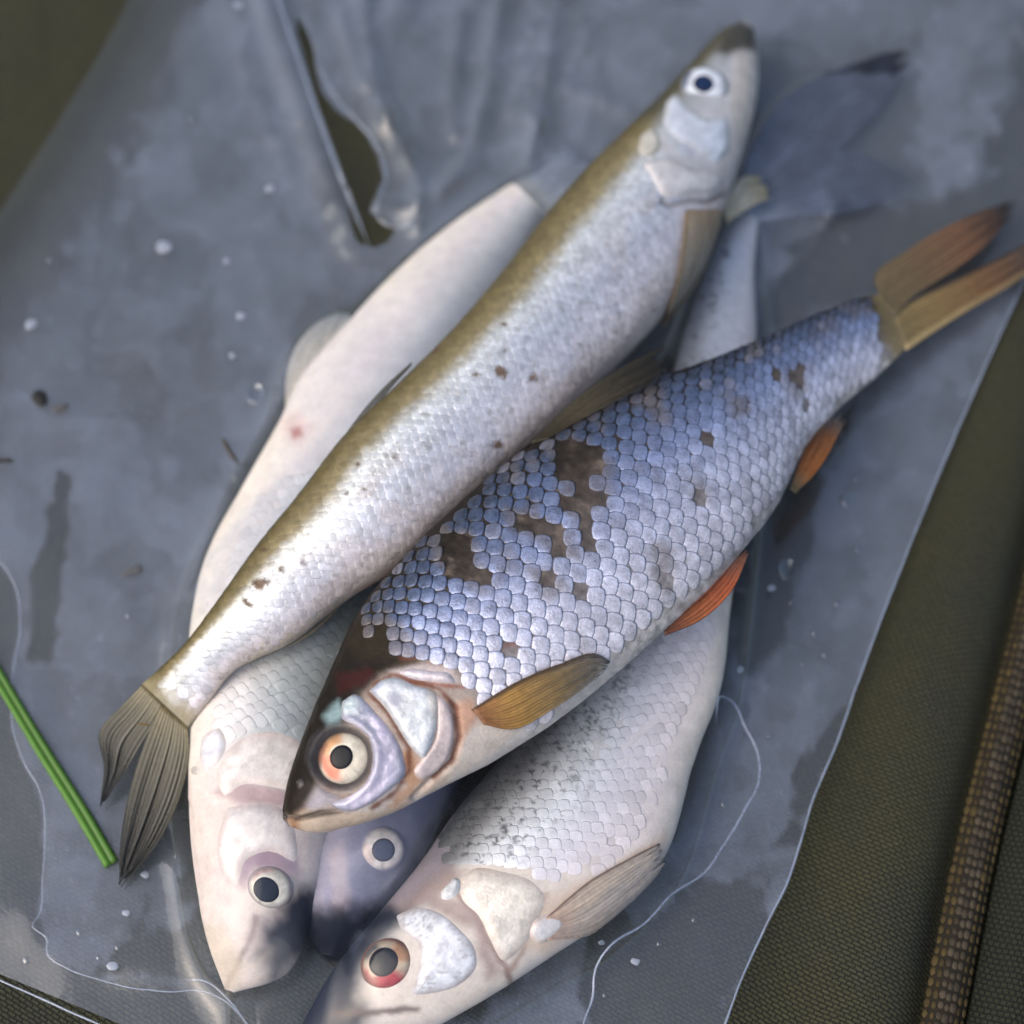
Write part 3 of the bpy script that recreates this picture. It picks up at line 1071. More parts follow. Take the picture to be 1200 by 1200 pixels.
F.plate('skin_flake', [(516, 1045), (524, 1036), (534, 1028), (541, 1034), (538, 1046), (528, 1054), (518, 1054)], 0.9 * MM, flat((.72, .72, .70), .2, .3, 9), edge=5, step=3)
F.plate('pectoral_root', [(624, 1076), (650, 1070), (664, 1078), (650, 1098), (630, 1106), (618, 1094)], 0.9 * MM, flat((.74, .70, .68), .3, .3, 9), edge=9, blend=(.70, .56, .48, .1))
F.eye((453, 1130), 29.5, 16.5, (.18, .08, .06, .2), (.52, .42, .30), pupil_off=(-2, -2), pupil_col=(.010, .010, .013), squash=.92, angle=.5, dome=.24,
      sector=[(math.radians(250), 1.2, (.42, .03, .04), .4, 1.0), (math.radians(190), .7, (.45, .12, .10), .7, 1.0), (math.radians(10), .8, (.50, .27, .14), .5, 1.0), (math.radians(110), .6, (.10, .09, .08), .7, 1.0)])


def keep6(s, t, px, rng):
    return (rng.rand(len(s)) > .015) & (t < .84) & (sdf(px, [(470, 1010), (535, 1010), (560, 1012), (620, 1025), (640, 1040), (700, 1010), (620, 1200), (400, 1250), (300, 1250)]) > 3)


def col6(s, t, px, rng, own, n):
    c = ramp(t, [(0, (.05, .055, .055, .4)), (.16, (.17, .17, .17, .5)), (.30, (.60, .61, .61, .8)), (.45, (.80, .81, .82, .9)), (.62, (.78, .74, .76, .5)), (.8, (.80, .72, .70, .15)), (1, (.82, .72, .62, .0))])
    c[:, :3] *= (1 + 0.06 * rng.randn(n))[own][:, None]
    mixc(c, sm(s, .62, .8) * .55, (.40, .44, .50, .6))
    sp = vnoise(px / 3.2, 31) + .5 * vnoise(px / 12.0, 32)
    mixc(c, sm(sp, .42, .75) * (1 - sm(t, .30, .62)) * .85, (.045, .05, .05, .2))
    return c


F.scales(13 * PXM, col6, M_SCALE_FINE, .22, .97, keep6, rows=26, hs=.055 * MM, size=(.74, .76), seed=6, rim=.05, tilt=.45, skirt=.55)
# dark flecks along the back rows
F.fin('pectoral_fin', [(640, 1074), (690, 1032), (735, 1006), (770, 988)], [(640, 1100), (690, 1092), (735, 1058), (776, 1012)], 8 * MM, 5 * MM,
      fincol([(0, (.60, .40, .30)), (.3, (.68, .55, .42)), (1, (.66, .56, .44))], .10, (1, .9), edge=[(-.2, .06, (.14, .08, .05), .8)]), nray=12, on=F.bvh, off=.7 * MM)
TAIL6 = fincol([(0, (.30, .33, .38)), (.25, (.07, .085, .13)), (.7, (.045, .055, .09)), (1, (.02, .024, .034))], .5, (1, .4), blot=.9)
F.fin('tail_fin', [(856, 250), (880, 170), (930, 105), (1000, 75), (1066, 52)], [(874, 250), (930, 205), (985, 172), (1022, 138), (1064, 84)], 3.6 * MM, 2.0 * MM, TAIL6, nray=9)
F.fin('tail_fin', [(872, 253), (928, 203), (985, 176), (1030, 188), (1064, 204)], [(889, 260), (930, 254), (985, 250), (1030, 238), (1070, 218)], 3.6 * MM, 2.0 * MM, TAIL6, nray=9)

# ---- the dim fish between them, only its head shows
V7 = [(376, 1118), (350, 1080), (352, 1025), (376, 965), (408, 905), (446, 840), (490, 760), (540, 660), (585, 570), (628, 500)]
D7 = [(396, 1126), (452, 1082), (492, 1015), (524, 950), (550, 895), (572, 845), (600, 785), (628, 690), (648, 595), (660, 512)]
z7 = [3, 5.5, 7, 7.6, 7.8, 7.8, 7.4, 6.4, 5, 3.5]
k7 = [.6, .52, .50, .5, .5, .5, .5, .48, .45, .4]
dim_fish = Fish('fish', 'bluish small fish wedged under the film, only its pale-eyed head showing', D7, V7, np.array(z7) * MM, k7, M_PALE, ns=260, nth=100)
F = dim_fish
t, s, px = F.t, F.s, F.px
c = ramp(t, [(0, (.06, .06, .09, .3)), (.3, (.17, .17, .24, .4)), (.6, (.26, .25, .34, .5)), (1, (.40, .36, .40, .2))])
c[:, :3] *= (1 + 0.2 * fbm(F.V * 200, 4, 33))[:, None]
paint(c, px, [(385, 1000), (402, 985), (410, 1050), (400, 1090), (388, 1060)], (.46, .38, .40, .2), 6, .8, 4)
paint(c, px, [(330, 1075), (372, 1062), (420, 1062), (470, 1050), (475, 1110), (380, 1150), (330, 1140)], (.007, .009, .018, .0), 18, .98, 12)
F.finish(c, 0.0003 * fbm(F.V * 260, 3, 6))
F.eye((448, 995), 25, 13, (.22, .2, .28, .2), (.66, .60, .55), pupil_off=(1, 1), pupil_col=(.045, .055, .10), dome=.22, sector=[(math.radians(200), .8, (.58, .46, .42), .5, .95)])
F.fin('tail_fin', [(628, 500), (640, 480), (650, 460)], [(660, 512), (690, 500), (705, 480)], 3.4 * MM, 2 * MM, TAIL6, nray=8)

# ================================================================== the two fish lying on top of the bag
# ---- slim olive-backed fish
DD = [(866, 27), (846, 38), (815, 70), (780, 108), (740, 148), (690, 198), (640, 255), (590, 320), (530, 390), (465, 455), (400, 518), (350, 582), (300, 643), (255, 705), (212, 760), (182, 788), (166, 802)]
VD = [(884, 36), (888, 70), (886, 120), (871, 175), (853, 230), (825, 300), (780, 365), (725, 425), (660, 487), (595, 545), (530, 605), (470, 660), (405, 702), (340, 752), (272, 788), (240, 828), (220, 853)]
zD = [12, 12.5, 13.2, 14.2, 15.5, 18, 21.5, 25, 28.5, 30, 30.2, 29.5, 28, 26, 21.5, 16.5, 14]
kD = [.8, .76, .74, .70, .68, .68, .68, .69, .70, .70, .70, .68, .66, .62, .50, .30, .12]
slim_fish = Fish('fish', 'slim olive-backed silver fish lying diagonally on top of the bag', DD, VD, np.array(zD) * MM, kD, M_SKIN, ns=520, nth=180)
F = slim_fish
t, s, px = F.t, F.s, F.px
bd = .33 + .05 * fbm(np.stack([s * 14, s * 0], 1), 3, 3) - .10 * sm(s, .72, .95) - .04 * (1 - sm(s, .15, .3))   # where olive gives way to silver
tt_ = t - bd + .03 * fbm(F.V * 700, 3, 4)
olive = ramp(t / .36, [(0, (.055, .045, .016, .1)), (.25, (.12, .095, .035, .15)), (.7, (.25, .205, .105, .3)), (1, (.40, .36, .25, .5))])
silver = ramp(t, [(.2, (.50, .50, .47, .9)), (.40, (.80, .80, .76, 1.0)), (.50, (.70, .71, .71, .95)), (.66, (.60, .61, .65, .8)), (.85, (.66, .61, .62, .4)), (1, (.55, .47, .42, .2))])
w = sm(tt_, -.085, .07)[:, None]
c = olive * (1 - w) + silver * w
c[:, :3] *= (1 + .16 * fbm(F.V * 300, 4, 5))[:, None]
mixc(c, sm(s + .012 * fbm(px / 8.0, 3, 91), .965, 1.0) * .9, (.26, .22, .125, .15))
hd = 1 - sm(s, .155, .185)
head = ramp(t, [(0, (.035, .032, .018, .1)), (.18, (.11, .10, .06, .2)), (.34, (.36, .37, .37, .4)), (.6, (.58, .57, .56, .4)), (1, (.60, .55, .49, .2))])
c = c * (1 - hd[:, None]) + head * hd[:, None]
paint(c, px, [(845, 40), (866, 22), (886, 30), (890, 62), (870, 60), (850, 66), (838, 60)], (.05, .045, .032, .1), 8, .95)
paint(c, px, [(862, 62), (884, 62), (886, 130), (868, 170), (856, 130), (858, 90)], (.55, .50, .43, .2), 7, .8)
paint(c, px, [(775, 155), (800, 180), (840, 190), (862, 185), (850, 225), (810, 235), (780, 205), (765, 175)], (.56, .52, .50, .3), 8, .7)
paint(c, px, [(430, 688), (478, 655), (492, 640), (470, 672), (410, 706)], (.50, .30, .20, .1), 6, .8)
paint(c, px, [(408, 700), (340, 752), (280, 785), (300, 752), (352, 728)], (.58, .50, .36, .1), 8, .6)
wornspots = [[(578, 436), (586, 428), (596, 436), (590, 444)], [(296, 680), (310, 677), (316, 682), (308, 692), (298, 688)], [(285, 700), (294, 706), (296, 714), (286, 708)], [(325, 665), (332, 663), (333, 671), (325, 671)],
             [(588, 412), (594, 407), (596, 413)], [(578, 520), (586, 517), (590, 524), (580, 526)], [(504, 408), (512, 404), (514, 412), (506, 414)], [(620, 440), (628, 436), (630, 446), (622, 446)]]
_r = np.random.RandomState(4)
for _ in range(13):
    _s = _r.rand()
    _x, _y = 700 - 430 * _s + 40 * _r.randn(), 345 + 350 * _s + 26 * _r.randn()
    _a, _b = 2 + 3.5 * _r.rand(), 1.5 + 2 * _r.rand()
    wornspots.append([(_x - _a, _y), (_x, _y - _b), (_x + _a, _y + 1), (_x + 1, _y + _b)])
for q in wornspots:
    paint(c, px, q, (.16, .10, .06, .1), 2.5, .95, 5)
disp = .00012 * fbm(F.V * 500, 3, 6)
gill = [(742, 182), (752, 200), (762, 214), (770, 232), (786, 240), (800, 236), (812, 234), (832, 236), (850, 228)]
dg = dline(px, gill)
disp -= .0007 * np.exp(-(dg / 4.0) ** 2) * F.top
mixc(c, np.exp(-(dg / 3.0) ** 2) * .75 * F.top, (.16, .13, .11, .1))
F.finish(c, disp)
F.plate('cheek', [(779, 120), (790, 110), (808, 128), (832, 138), (850, 136), (856, 158), (852, 182), (838, 192), (815, 178), (792, 164), (777, 148)], .55 * MM, flat((.70, .72, .76), .6, .3, 4), edge=11, blend=(.46, .47, .46, .3), bw=8)
F.plate('gill_cover', [(750, 190), (764, 186), (790, 186), (812, 196), (836, 200), (848, 206), (842, 224), (815, 228), (795, 232), (776, 232), (762, 212)], .7 * MM, flat((.68, .64, .61), .45, .3, 4), edge=12, blend=(.52, .48, .45, .3), bw=9)
F.plate('gill_spot', [(750, 158), (764, 150), (774, 162), (772, 178), (758, 184), (746, 176)], .6 * MM, flat((.60, .56, .46), .3, .2, 4), edge=7, step=3, blend=(.30, .27, .19, .2), bw=6)
F.eye((826, 100), 31, 14, (.16, .18, .21, .3), (.66, .69, .72), pupil_off=(-2, 1), pupil_col=(.015, .03, .075), dome=.20, sector=[(math.radians(160), .7, (.03, .05, .12), .75, 1.0)])


def keepD(s, t, px, rng):
    k = rng.rand(len(s)) > .01
    for q in wornspots[:8]:
        k &= sdf(px, q) > 1
    k &= s < .968 + .022 * rng.rand(len(s)) - .05 * (np.abs(t - .5) - .2).clip(0)
    return k & (s > .20 + .05 * (t > .6))


def colD(s, t, px, rng, own, n):
    bdr = .33 + .05 * fbm(np.stack([s * 14, s * 0], 1), 3, 3) - .10 * sm(s, .72, .95) + (.012 * rng.randn(n))[own]
    ol = ramp(t / .36, [(0, (.060, .050, .018, .1)), (.25, (.135, .105, .040, .15)), (.7, (.26, .21, .105, .3)), (1, (.42, .37, .25, .5))])
    si = ramp(t, [(.2, (.50, .50, .46, .9)), (.40, (.80, .80, .76, 1.0)), (.50, (.70, .71, .71, .95)), (.66, (.60, .61, .65, .8)), (.85, (.66, .61, .62, .4)), (1, (.58, .50, .45, .2))])
    w = sm(t - bdr, -.085, .07)[:, None]
    c = ol * (1 - w) + si * w
    c[:, :3] *= (1 + .07 * rng.randn(n))[own][:, None]
    mixc(c, sm(fbm(px / 38.0, 4, 45), .0, .35) * .35 * sm(t, .4, .55), (.62, .53, .49, .4))
    mixc(c, sm(fbm(px / 30.0 + 7, 4, 46), .05, .35) * .28 * sm(t, .4, .55), (.52, .55, .63, .8))
    c[:, :3] *= (1 + .18 * vnoise(px / 5.0, 47))[:, None]
    sp = vnoise(px / 3.0, 35) + .5 * vnoise(px / 20.0, 36)
    mixc(c, sm(sp, .55, .9) * .35, (.16, .13, .08, .3))
    for q in wornspots:
        mixc(c, 1 - sm(sdf(px, q) + 3 * fbm(px / 4.0, 2, 9), -2, 2.5), (.10, .06, .035, .1))
    return c


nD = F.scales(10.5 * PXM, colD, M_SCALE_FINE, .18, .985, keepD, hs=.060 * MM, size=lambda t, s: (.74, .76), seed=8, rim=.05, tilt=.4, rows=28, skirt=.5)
F.fin('pectoral_fin', [(801, 248), (797, 290), (790, 330), (774, 380)], [(842, 246), (838, 282), (818, 330), (778, 384)], 15 * MM, 14 * MM,
      fincol([(0, (.46, .33, .20)), (.4, (.50, .42, .32)), (1, (.42, .35, .24))], .2, (1, .85), edge=[(-.2, .10, (.34, .24, .12), .8)]), nray=10, on=F.bvh, off=.8 * MM)
F.fin('pectoral_fin', [(846, 244), (858, 222), (872, 207), (890, 206)], [(852, 262), (868, 250), (884, 240), (906, 232)], 12 * MM, 8 * MM,
      fincol([(0, (.50, .44, .28)), (.5, (.58, .54, .44)), (1, (.30, .28, .18))], .15, (1, .8)), nray=7)
F.fin('dorsal_fin', [(399, 517), (425, 482), (452, 452), (482, 425)], [(410, 512), (440, 476), (462, 450), (484, 426)], 33 * MM, 36 * MM,
      fincol([(0, (.16, .15, .12)), (.5, (.24, .24, .22)), (1, (.20, .19, .15))], .4, (1, .95)), nray=5)
F.fin('anal_fin', [(404, 703), (370, 735), (330, 760), (286, 778)], [(392, 718), (360, 746), (322, 764), (284, 780)], 24 * MM, 20 * MM,
      fincol([(0, (.58, .50, .36)), (1, (.55, .48, .36))], .2, (1, .9)), nray=6)
TAILD = fincol([(0, (.30, .24, .11)), (.22, (.14, .125, .07)), (.7, (.075, .072, .055)), (1, (.04, .04, .036))], .65, (1, .55))
F.fin('tail_fin', [(168, 801), (142, 828), (117, 856), (122, 900), (117, 944)], [(192, 826), (182, 846), (168, 868), (150, 898), (119, 945)], 14 * MM, 4.5 * MM, TAILD, nray=10, ridge=.3 * MM)
F.fin('tail_fin', [(190, 824), (178, 850), (158, 905), (142, 980), (139, 1036)], [(220, 852), (222, 880), (212, 930), (188, 982), (142, 1039)], 14 * MM, 3.2 * MM, TAILD, nray=12, ridge=.3 * MM)

# ---- the scaled roach
DR = [(331, 948), (335, 925), (347, 885), (365, 838), (388, 785), (420, 718), (475, 652), (540, 590), (610, 532), (690, 487), (760, 450), (830, 424), (900, 395), (960, 368), (1010, 349), (1032, 345)]
VR = [(338, 968), (362, 975), (405, 969), (455, 954), (510, 926), (575, 893), (645, 849), (712, 797), (776, 740), (832, 688), (878, 635), (912, 590), (945, 522), (985, 477), (1033, 436), (1060, 410)]
zR = [27.5, 28.5, 30, 31.5, 32.5, 33.5, 34.5, 34.5, 33.5, 32, 29.5, 26, 21.5, 17, 13.5, 12]
kR = [.62, .60, .56, .52, .48, .44, .42, .42, .42, .43, .44, .45, .46, .42, .27, .10]
roach = Fish('fish', 'plump fish with large blue-silver scales and orange fins on top of the bag', DR, VR, np.array(zR) * MM, kR, M_SKIN, ns=480, nth=180)
F = roach
t, s, px = F.t, F.s, F.px
c = ramp(t, [(0, (.012, .010, .007, .0)), (.15, (.026, .020, .014, .05)), (.35, (.070, .056, .046, .1)), (.6, (.13, .11, .10, .2)), (.85, (.34, .31, .31, .3)), (1, (.60, .55, .50, .3))])
c[:, :3] *= (1 + .35 * fbm(F.V * 260, 4, 15))[:, None]
mixc(c, sm(fbm(px / 16.0, 4, 61), .05, .4) * .5 * (t < .55) * sm(t, .05, .25), (.20, .155, .12, .1))
c[:, :3] *= (1 + .7 * fbm(px / 7.0, 3, 63))[:, None]
mixc(c, (1 - sm(s, .26, .29)) * sm(t, .28, .42), (.40, .33, .28, .3))
mixc(c, (1 - sm(s, .27, .30)) * sm(fbm(px / 12.0, 4, 77), .0, .4) * .6 * sm(t, .3, .5), (.34, .20, .13, .1))
mixc(c, (1 - sm(s, .40, .46)) * sm(t, .80, .9) * .8, (.62, .58, .54, .4))
mixc(c, sm(s + .012 * fbm(px / 8.0, 3, 92), .968, .995) * .95, (.20, .155, .075, .1))
# head pigment
paint(c, px, [(436, 735), (470, 745), (502, 772), (480, 786), (440, 792)], (.060, .042, .024, .0), 8, .9, 8)
paint(c, px, [(325, 955), (345, 885), (362, 838), (395, 765), (430, 700), (450, 735), (478, 772), (440, 792), (418, 812), (396, 840), (382, 852), (372, 882), (374, 920), (358, 948), (340, 962)], (.013, .010, .007, .0), 8, .98, 6)
paint(c, px, [(395, 790), (435, 782), (440, 792), (425, 806), (398, 812)], (.045, .010, .008, .0), 6, .8, 5)
paint(c, px, [(335, 962), (360, 948), (395, 950), (440, 952), (470, 940), (480, 945), (400, 975), (350, 978)], (.46, .36, .27, .1), 5, .9, 3)
paint(c, px, [(336, 958), (350, 958), (352, 975), (340, 974)], (.30, .14, .06, .1), 5, .8, 3)
paint(c, px, [(340, 958), (375, 950), (410, 953), (375, 958), (345, 963)], (.06, .05, .045, .1), 3, .85)
paint(c, px, [(358, 945), (372, 920), (385, 925), (400, 935), (385, 945), (372, 950)], (.26, .25, .29, .4), 6, .8, 5)
paint(c, px, [(470, 885), (480, 880), (500, 905), (530, 895), (520, 915), (480, 940), (455, 945), (475, 920)], (.48, .25, .13, .1), 7, .85, 5)
paint(c, px, [(500, 910), (540, 880), (560, 850), (620, 850), (560, 895), (510, 922), (470, 942)], (.58, .50, .42, .2), 8, .8, 4)
paint(c, px, [(533, 830), (552, 815), (560, 835), (548, 860), (530, 895), (526, 888), (534, 862)], (.48, .28, .19, .1), 6, .85, 4)
paint(c, px, [(455, 786), (500, 778), (528, 784), (538, 800), (500, 800), (470, 795)], (.60, .52, .50, .5), 4, .8, 3)
paint(c, px, [(440, 806), (470, 796), (530, 802), (560, 806), (530, 806), (490, 801), (452, 812)], (.26, .08, .05, .1), 3, .9, 2)
paint(c, px, [(380, 838), (396, 822), (404, 835), (398, 850), (386, 852)], (.30, .42, .42, .5), 6, .8, 4)
paint(c, px, [(435, 700), (452, 712), (470, 745), (480, 770), (450, 775), (418, 772), (410, 750)], (.030, .022, .012, .0), 10, .8, 8)
mixc(c, (1 - sm(np.linalg.norm(px - np.array([400, 888]), axis=1), 32, 46)) * .9, (.045, .042, .045, .1))
pline(c, px, [(432, 812), (450, 830), (464, 852), (480, 877), (479, 903), (464, 927), (436, 947)], (.13, .045, .025, .0), 3.5)
pline(c, px, [(440, 803), (460, 790), (488, 799), (516, 808), (534, 830), (538, 862), (530, 892), (508, 913)], (.16, .06, .035, .0), 3.0)
pline(c, px, [(470, 772), (520, 765), (570, 762), (640, 745)], (.20, .07, .04, .1), 3.0, .6)
disp = .00015 * fbm(F.V * 420, 3, 6)
sock = np.linalg.norm(px - np.array([403, 889]), axis=1)
disp -= .0012 * (1 - sm(sock, 26, 38)) * F.top
disp += .0005 * np.exp(-((sock - 40) / 5.0) ** 2) * F.top
mouth = [(338, 956), (352, 960), (375, 953), (400, 951)]
disp -= .0008 * np.exp(-(dline(px, mouth) / 3.0) ** 2) * F.top
disp -= .0009 * np.exp(-(dline(px, [(532, 825), (538, 862), (530, 892), (508, 912), (485, 935)]) / 3.5) ** 2) * F.top
F.finish(c, disp)


def cheekcol(p, d):
    c = flat((.36, .36, .44), .45, .4, 5)(p, d)
    mixc(c, (1 - sm(dline(p, [(446, 845), (455, 880), (452, 905), (440, 922), (415, 938)]), 4, 16)) * .85, (.58, .53, .64, .5))
    mixc(c, 1 - sm(np.linalg.norm(p - np.array([411, 826]), axis=1), 6, 18), (.50, .57, .58, .6))
    mixc(c, (1 - sm(d, 0, 4)) * .4, (.36, .24, .20, .2))
    return c


F.plate('cheek', [(400, 822), (414, 813), (440, 834), (460, 858), (474, 888), (475, 910), (460, 924), (432, 944), (408, 952), (386, 942), (410, 932), (428, 916), (436, 888), (430, 864), (416, 852), (400, 842)],
        .75 * MM, cheekcol, edge=7, rough=.25 * MM, step=3)


def opercol(p, d):
    c = flat((.60, .62, .63), .55, .25, 7)(p, d)
    mixc(c, sm(p[:, 0] - p[:, 1] * .2, 335, 345) * .7, (.66, .56, .44, .3))
    mixc(c, (1 - sm(np.linalg.norm(p - np.array([462, 822]), axis=1), 4, 14)) * .7, (.28, .28, .36, .4))
    mixc(c, (1 - sm(np.linalg.norm(p - np.array([440, 806]), axis=1), 4, 16)) * .6, (.34, .36, .48, .5))
    mixc(c, (1 - sm(d, 0, 3)) * .45, (.34, .22, .16, .2))
    return c


F.plate('gill_membrane', [(506, 808), (524, 822), (532, 842), (533, 866), (526, 888), (508, 908), (492, 915), (484, 905), (494, 888), (508, 866), (510, 838)], .5 * MM, flat((.56, .47, .45), .3, .25, 9, edge=(.50, .36, .30, .2)), edge=6, step=3)
F.plate('gill_cover', [(432, 810), (446, 797), (462, 793), (486, 802), (512, 812), (515, 840), (510, 866), (496, 890), (480, 875), (464, 850), (450, 829)], 1.15 * MM, opercol, edge=9, rough=.15 * MM, step=3)
F.plate('shoulder_plate', [(464, 787), (482, 783), (505, 786), (528, 790), (534, 799), (505, 799), (482, 796)], .7 * MM, flat((.62, .55, .56), .5, .25, 7), edge=5, step=3)
F.plate('nostril', [(346, 915), (354, 912), (357, 920), (350, 926)], .35 * MM, flat((.06, .05, .045), .1, .25, 7), edge=3, step=2.5)
F.eye((403, 889), 31, 13.5, (.030, .025, .025, .1), (.70, .63, .50), pupil_off=(-1, -1), pupil_col=(.014, .015, .017), squash=.95, angle=.8, dome=.22,
      sector=[(math.radians(165), 1.35, (.62, .20, .12), .38, .80), (math.radians(85), .9, (.55, .30, .14), .55, .95), (math.radians(120), .7, (.30, .13, .08), .75, 1.0)])

bare = [[(643, 528), (668, 515), (690, 522), (712, 545), (716, 575), (700, 596), (678, 606), (662, 592), (660, 560)],
        [(592, 598), (622, 605), (660, 628), (676, 650), (650, 648), (622, 628), (600, 615)],
        [(514, 618), (545, 628), (560, 660), (560, 690), (536, 672), (522, 668), (508, 640)],
        [(757, 462), (768, 456), (778, 480), (780, 498), (768, 494)],
        [(622, 668), (644, 672), (660, 690), (640, 694)],
        [(768, 640), (784, 648), (782, 690), (770, 686)],
        [(924, 436), (940, 432), (945, 452), (934, 462)],
        [(812, 566), (826, 562), (828, 584), (816, 586)],
        [(860, 470), (874, 466), (874, 482), (862, 484)],
        [(418, 745), (450, 722), (478, 748), (484, 778), (440, 790), (415, 775)]]


def keepR(s, t, px, rng):
    k = rng.rand(len(s)) > .006 + .03 * (np.abs(t - .6) < .15)
    for q in bare:
        k &= (sdf(px, q) > 0) | (rng.rand(len(s)) < .22)
    k &= s < .972 + .02 * rng.rand(len(s)) - .05 * (np.abs(t - .5) - .2).clip(0)
    # behind the head only
    k &= sdf(px, [(300, 980), (320, 850), (400, 730), (424, 716), (428, 742), (470, 778), (538, 794), (548, 815), (566, 835), (600, 850), (615, 885), (560, 930), (460, 962)]) > 3
    return k


def colR(s, t, px, rng, own, n):
    c = ramp(t, [(0, (.018, .022, .034, .2)), (.08, (.045, .058, .095, .5)), (.22, (.105, .135, .22, .8)), (.42, (.27, .31, .46, .8)), (.68, (.52, .53, .63, .6)), (1, (.64, .60, .62, .3))])
    c[:, :3] *= (1 + .08 * rng.randn(n))[own][:, None]
    c[:, :3] *= (1 + .22 * vnoise(px / 6.0, 39))[:, None]
    mixc(c, ((rng.rand(n) < .07)[own] * .35 * (1 - sm(t, .5, .7))), (.30, .28, .30, .5))
    mixc(c, sm(vnoise(px / 4.0, 37), .10, .6) * .75 * (1 - sm(t, .10, .30)), (.015, .02, .03, .2))
    for q in bare:
        d = sdf(px, q) + 9 * fbm(px / 10.0, 3, 58)
        mixc(c, (1 - sm(d, -3, 13)) * .62, (.13, .105, .085, .2))
    st = sm(fbm(px / 26.0, 4, 59), .12, .42) * (1 - sm(t, .35, .75)) * .45
    mixc(c, st, (.14, .12, .11, .3))
    return c


nR = F.scales(19.5 * PXM, colR, M_SCALE, .20, .985, keepR, hs=.25 * MM,
              size=lambda t, s: (.54 + .12 * min(1, t / .5), .56 + .12 * min(1, t / .5)),
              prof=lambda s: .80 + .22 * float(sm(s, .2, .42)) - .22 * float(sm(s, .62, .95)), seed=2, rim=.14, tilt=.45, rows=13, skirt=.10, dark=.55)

AMBER = fincol([(0, (.46, .20, .08)), (.3, (.66, .38, .10)), (.65, (.52, .38, .18)), (1, (.42, .40, .36))], .55, (1, .35), edge=[(-.2, .10, (.07, .04, .025), .85)])
F.fin('pectoral_fin', [(552, 832), (600, 802), (653, 779), (700, 767), (712, 774)], [(566, 848), (598, 853), (642, 831), (676, 808), (706, 784)], 40 * MM, 40 * MM, AMBER, nray=14, on=F.bvh, off=.9 * MM, ridge=.35 * MM, lift=.5 * MM)
F.fin('pelvic_fin', [(776, 732), (806, 700), (838, 668), (871, 638)], [(779, 745), (822, 726), (856, 694), (878, 646)], 33 * MM, 29 * MM,
      fincol([(0, (.20, .08, .05)), (.3, (.60, .20, .07)), (.7, (.78, .20, .06)), (1, (.65, .36, .24))], .5, (1, .6)), nray=7, ridge=.3 * MM)
F.fin('anal_fin', [(926, 573), (938, 540), (955, 505), (970, 482)], [(932, 578), (955, 555), (974, 525), (993, 486)], 22 * MM, 15 * MM,
      fincol([(0, (.42, .34, .18)), (.3, (.75, .27, .06)), (.75, (.72, .30, .10)), (1, (.45, .42, .38))], .6, (1, .25)), nray=8, ridge=.4 * MM)
F.fin('dorsal_fin', [(622, 520), (668, 474), (720, 436), (778, 404)], [(640, 515), (700, 481), (745, 458), (782, 442)], 38 * MM, 37 * MM,
      fincol([(0, (.12, .10, .05)), (.35, (.24, .20, .12)), (.7, (.15, .13, .09)), (1, (.06, .055, .045))], .65, (1, .5)), nray=10, ridge=.5 * MM)
TAILR = fincol([(0, (.20, .15, .07)), (.3, (.22, .15, .07)), (.65, (.30, .15, .07)), (1, (.05, .038, .034))], .5, (1, .55))
F.fin('tail_fin', [(1030, 346), (1024, 326), (1060, 296), (1125, 258), (1190, 232)], [(1048, 372), (1068, 349), (1100, 328), (1145, 296), (1192, 246)], 12 * MM, 7 * MM, TAILR, nray=9, ridge=.35 * MM)
TAILR2 = fincol([(0, (.26, .20, .08)), (.3, (.36, .24, .09)), (.65, (.36, .19, .08)), (1, (.16, .12, .09))], .5, (1, .45), edge=[(-.2, .08, (.03, .025, .02), .8), (.85, 1.3, (.55, .42, .2), .6)])
F.fin('tail_fin', [(1046, 370), (1066, 353), (1110, 332), (1160, 308), (1225, 272)], [(1062, 411), (1090, 392), (1140, 360), (1190, 330), (1228, 300)], 12 * MM, 6 * MM, TAILR2, nray=10, ridge=.35 * MM)
print('scales', nD, nR)

# ================================================================== the plastic bag
bag = thing('plastic_bag', P([(600, 600)], 0)[0], 'clear crumpled plastic bag spread on olive cloth with fish inside', 'bag')
LE = np.array([(290, -330), (180, -60), (135, 30), (70, 140), (5, 240), (-60, 345), (-160, 560), (-270, 800), (-340, 1000)], float)
RE = np.array([(1440, -200), (1290, 120), (1196, 338), (1128, 490), (1060, 655), (1005, 800), (977, 880), (953, 936), (938, 987), (923, 1034), (899, 1082), (872, 1140), (850, 1200), (800, 1330), (740, 1450)], float)
NU, NV = 400, 420
Lp, Rp = smooth_line(LE, NV), smooth_line(RE, NV)
# the foot edge runs down to the right
uu = np.linspace(0, 1, NU)
grid = Lp[None] * (1 - uu)[:, None, None] + Rp[None] * uu[:, None, None]
FILMPX = grid.reshape(-1, 2)
xy = P(FILMPX, 0.001)[:, :2]

lo = np.full(len(xy), 0.0010)
inner = (pale_fish, big_fish, dim_fish)
outer = (slim_fish, roach)


def part_bvhs(fish, names=('fin', 'plate', 'eye')):
    out = [fish.bvh]
    for o in fish.root.children:
        if o.name.split('.')[0] in ('body',):
            continue
        me = o.data
        out.append(BVHTree.FromPolygons([tuple(v.co) for v in me.vertices], [tuple(p.vertices) for p in me.polygons]))
    return out


def bounds_xy(fish):
    v = fish.V
    return v[:, 0].min() - .04, v[:, 0].max() + .04, v[:, 1].min() - .04, v[:, 1].max() + .04


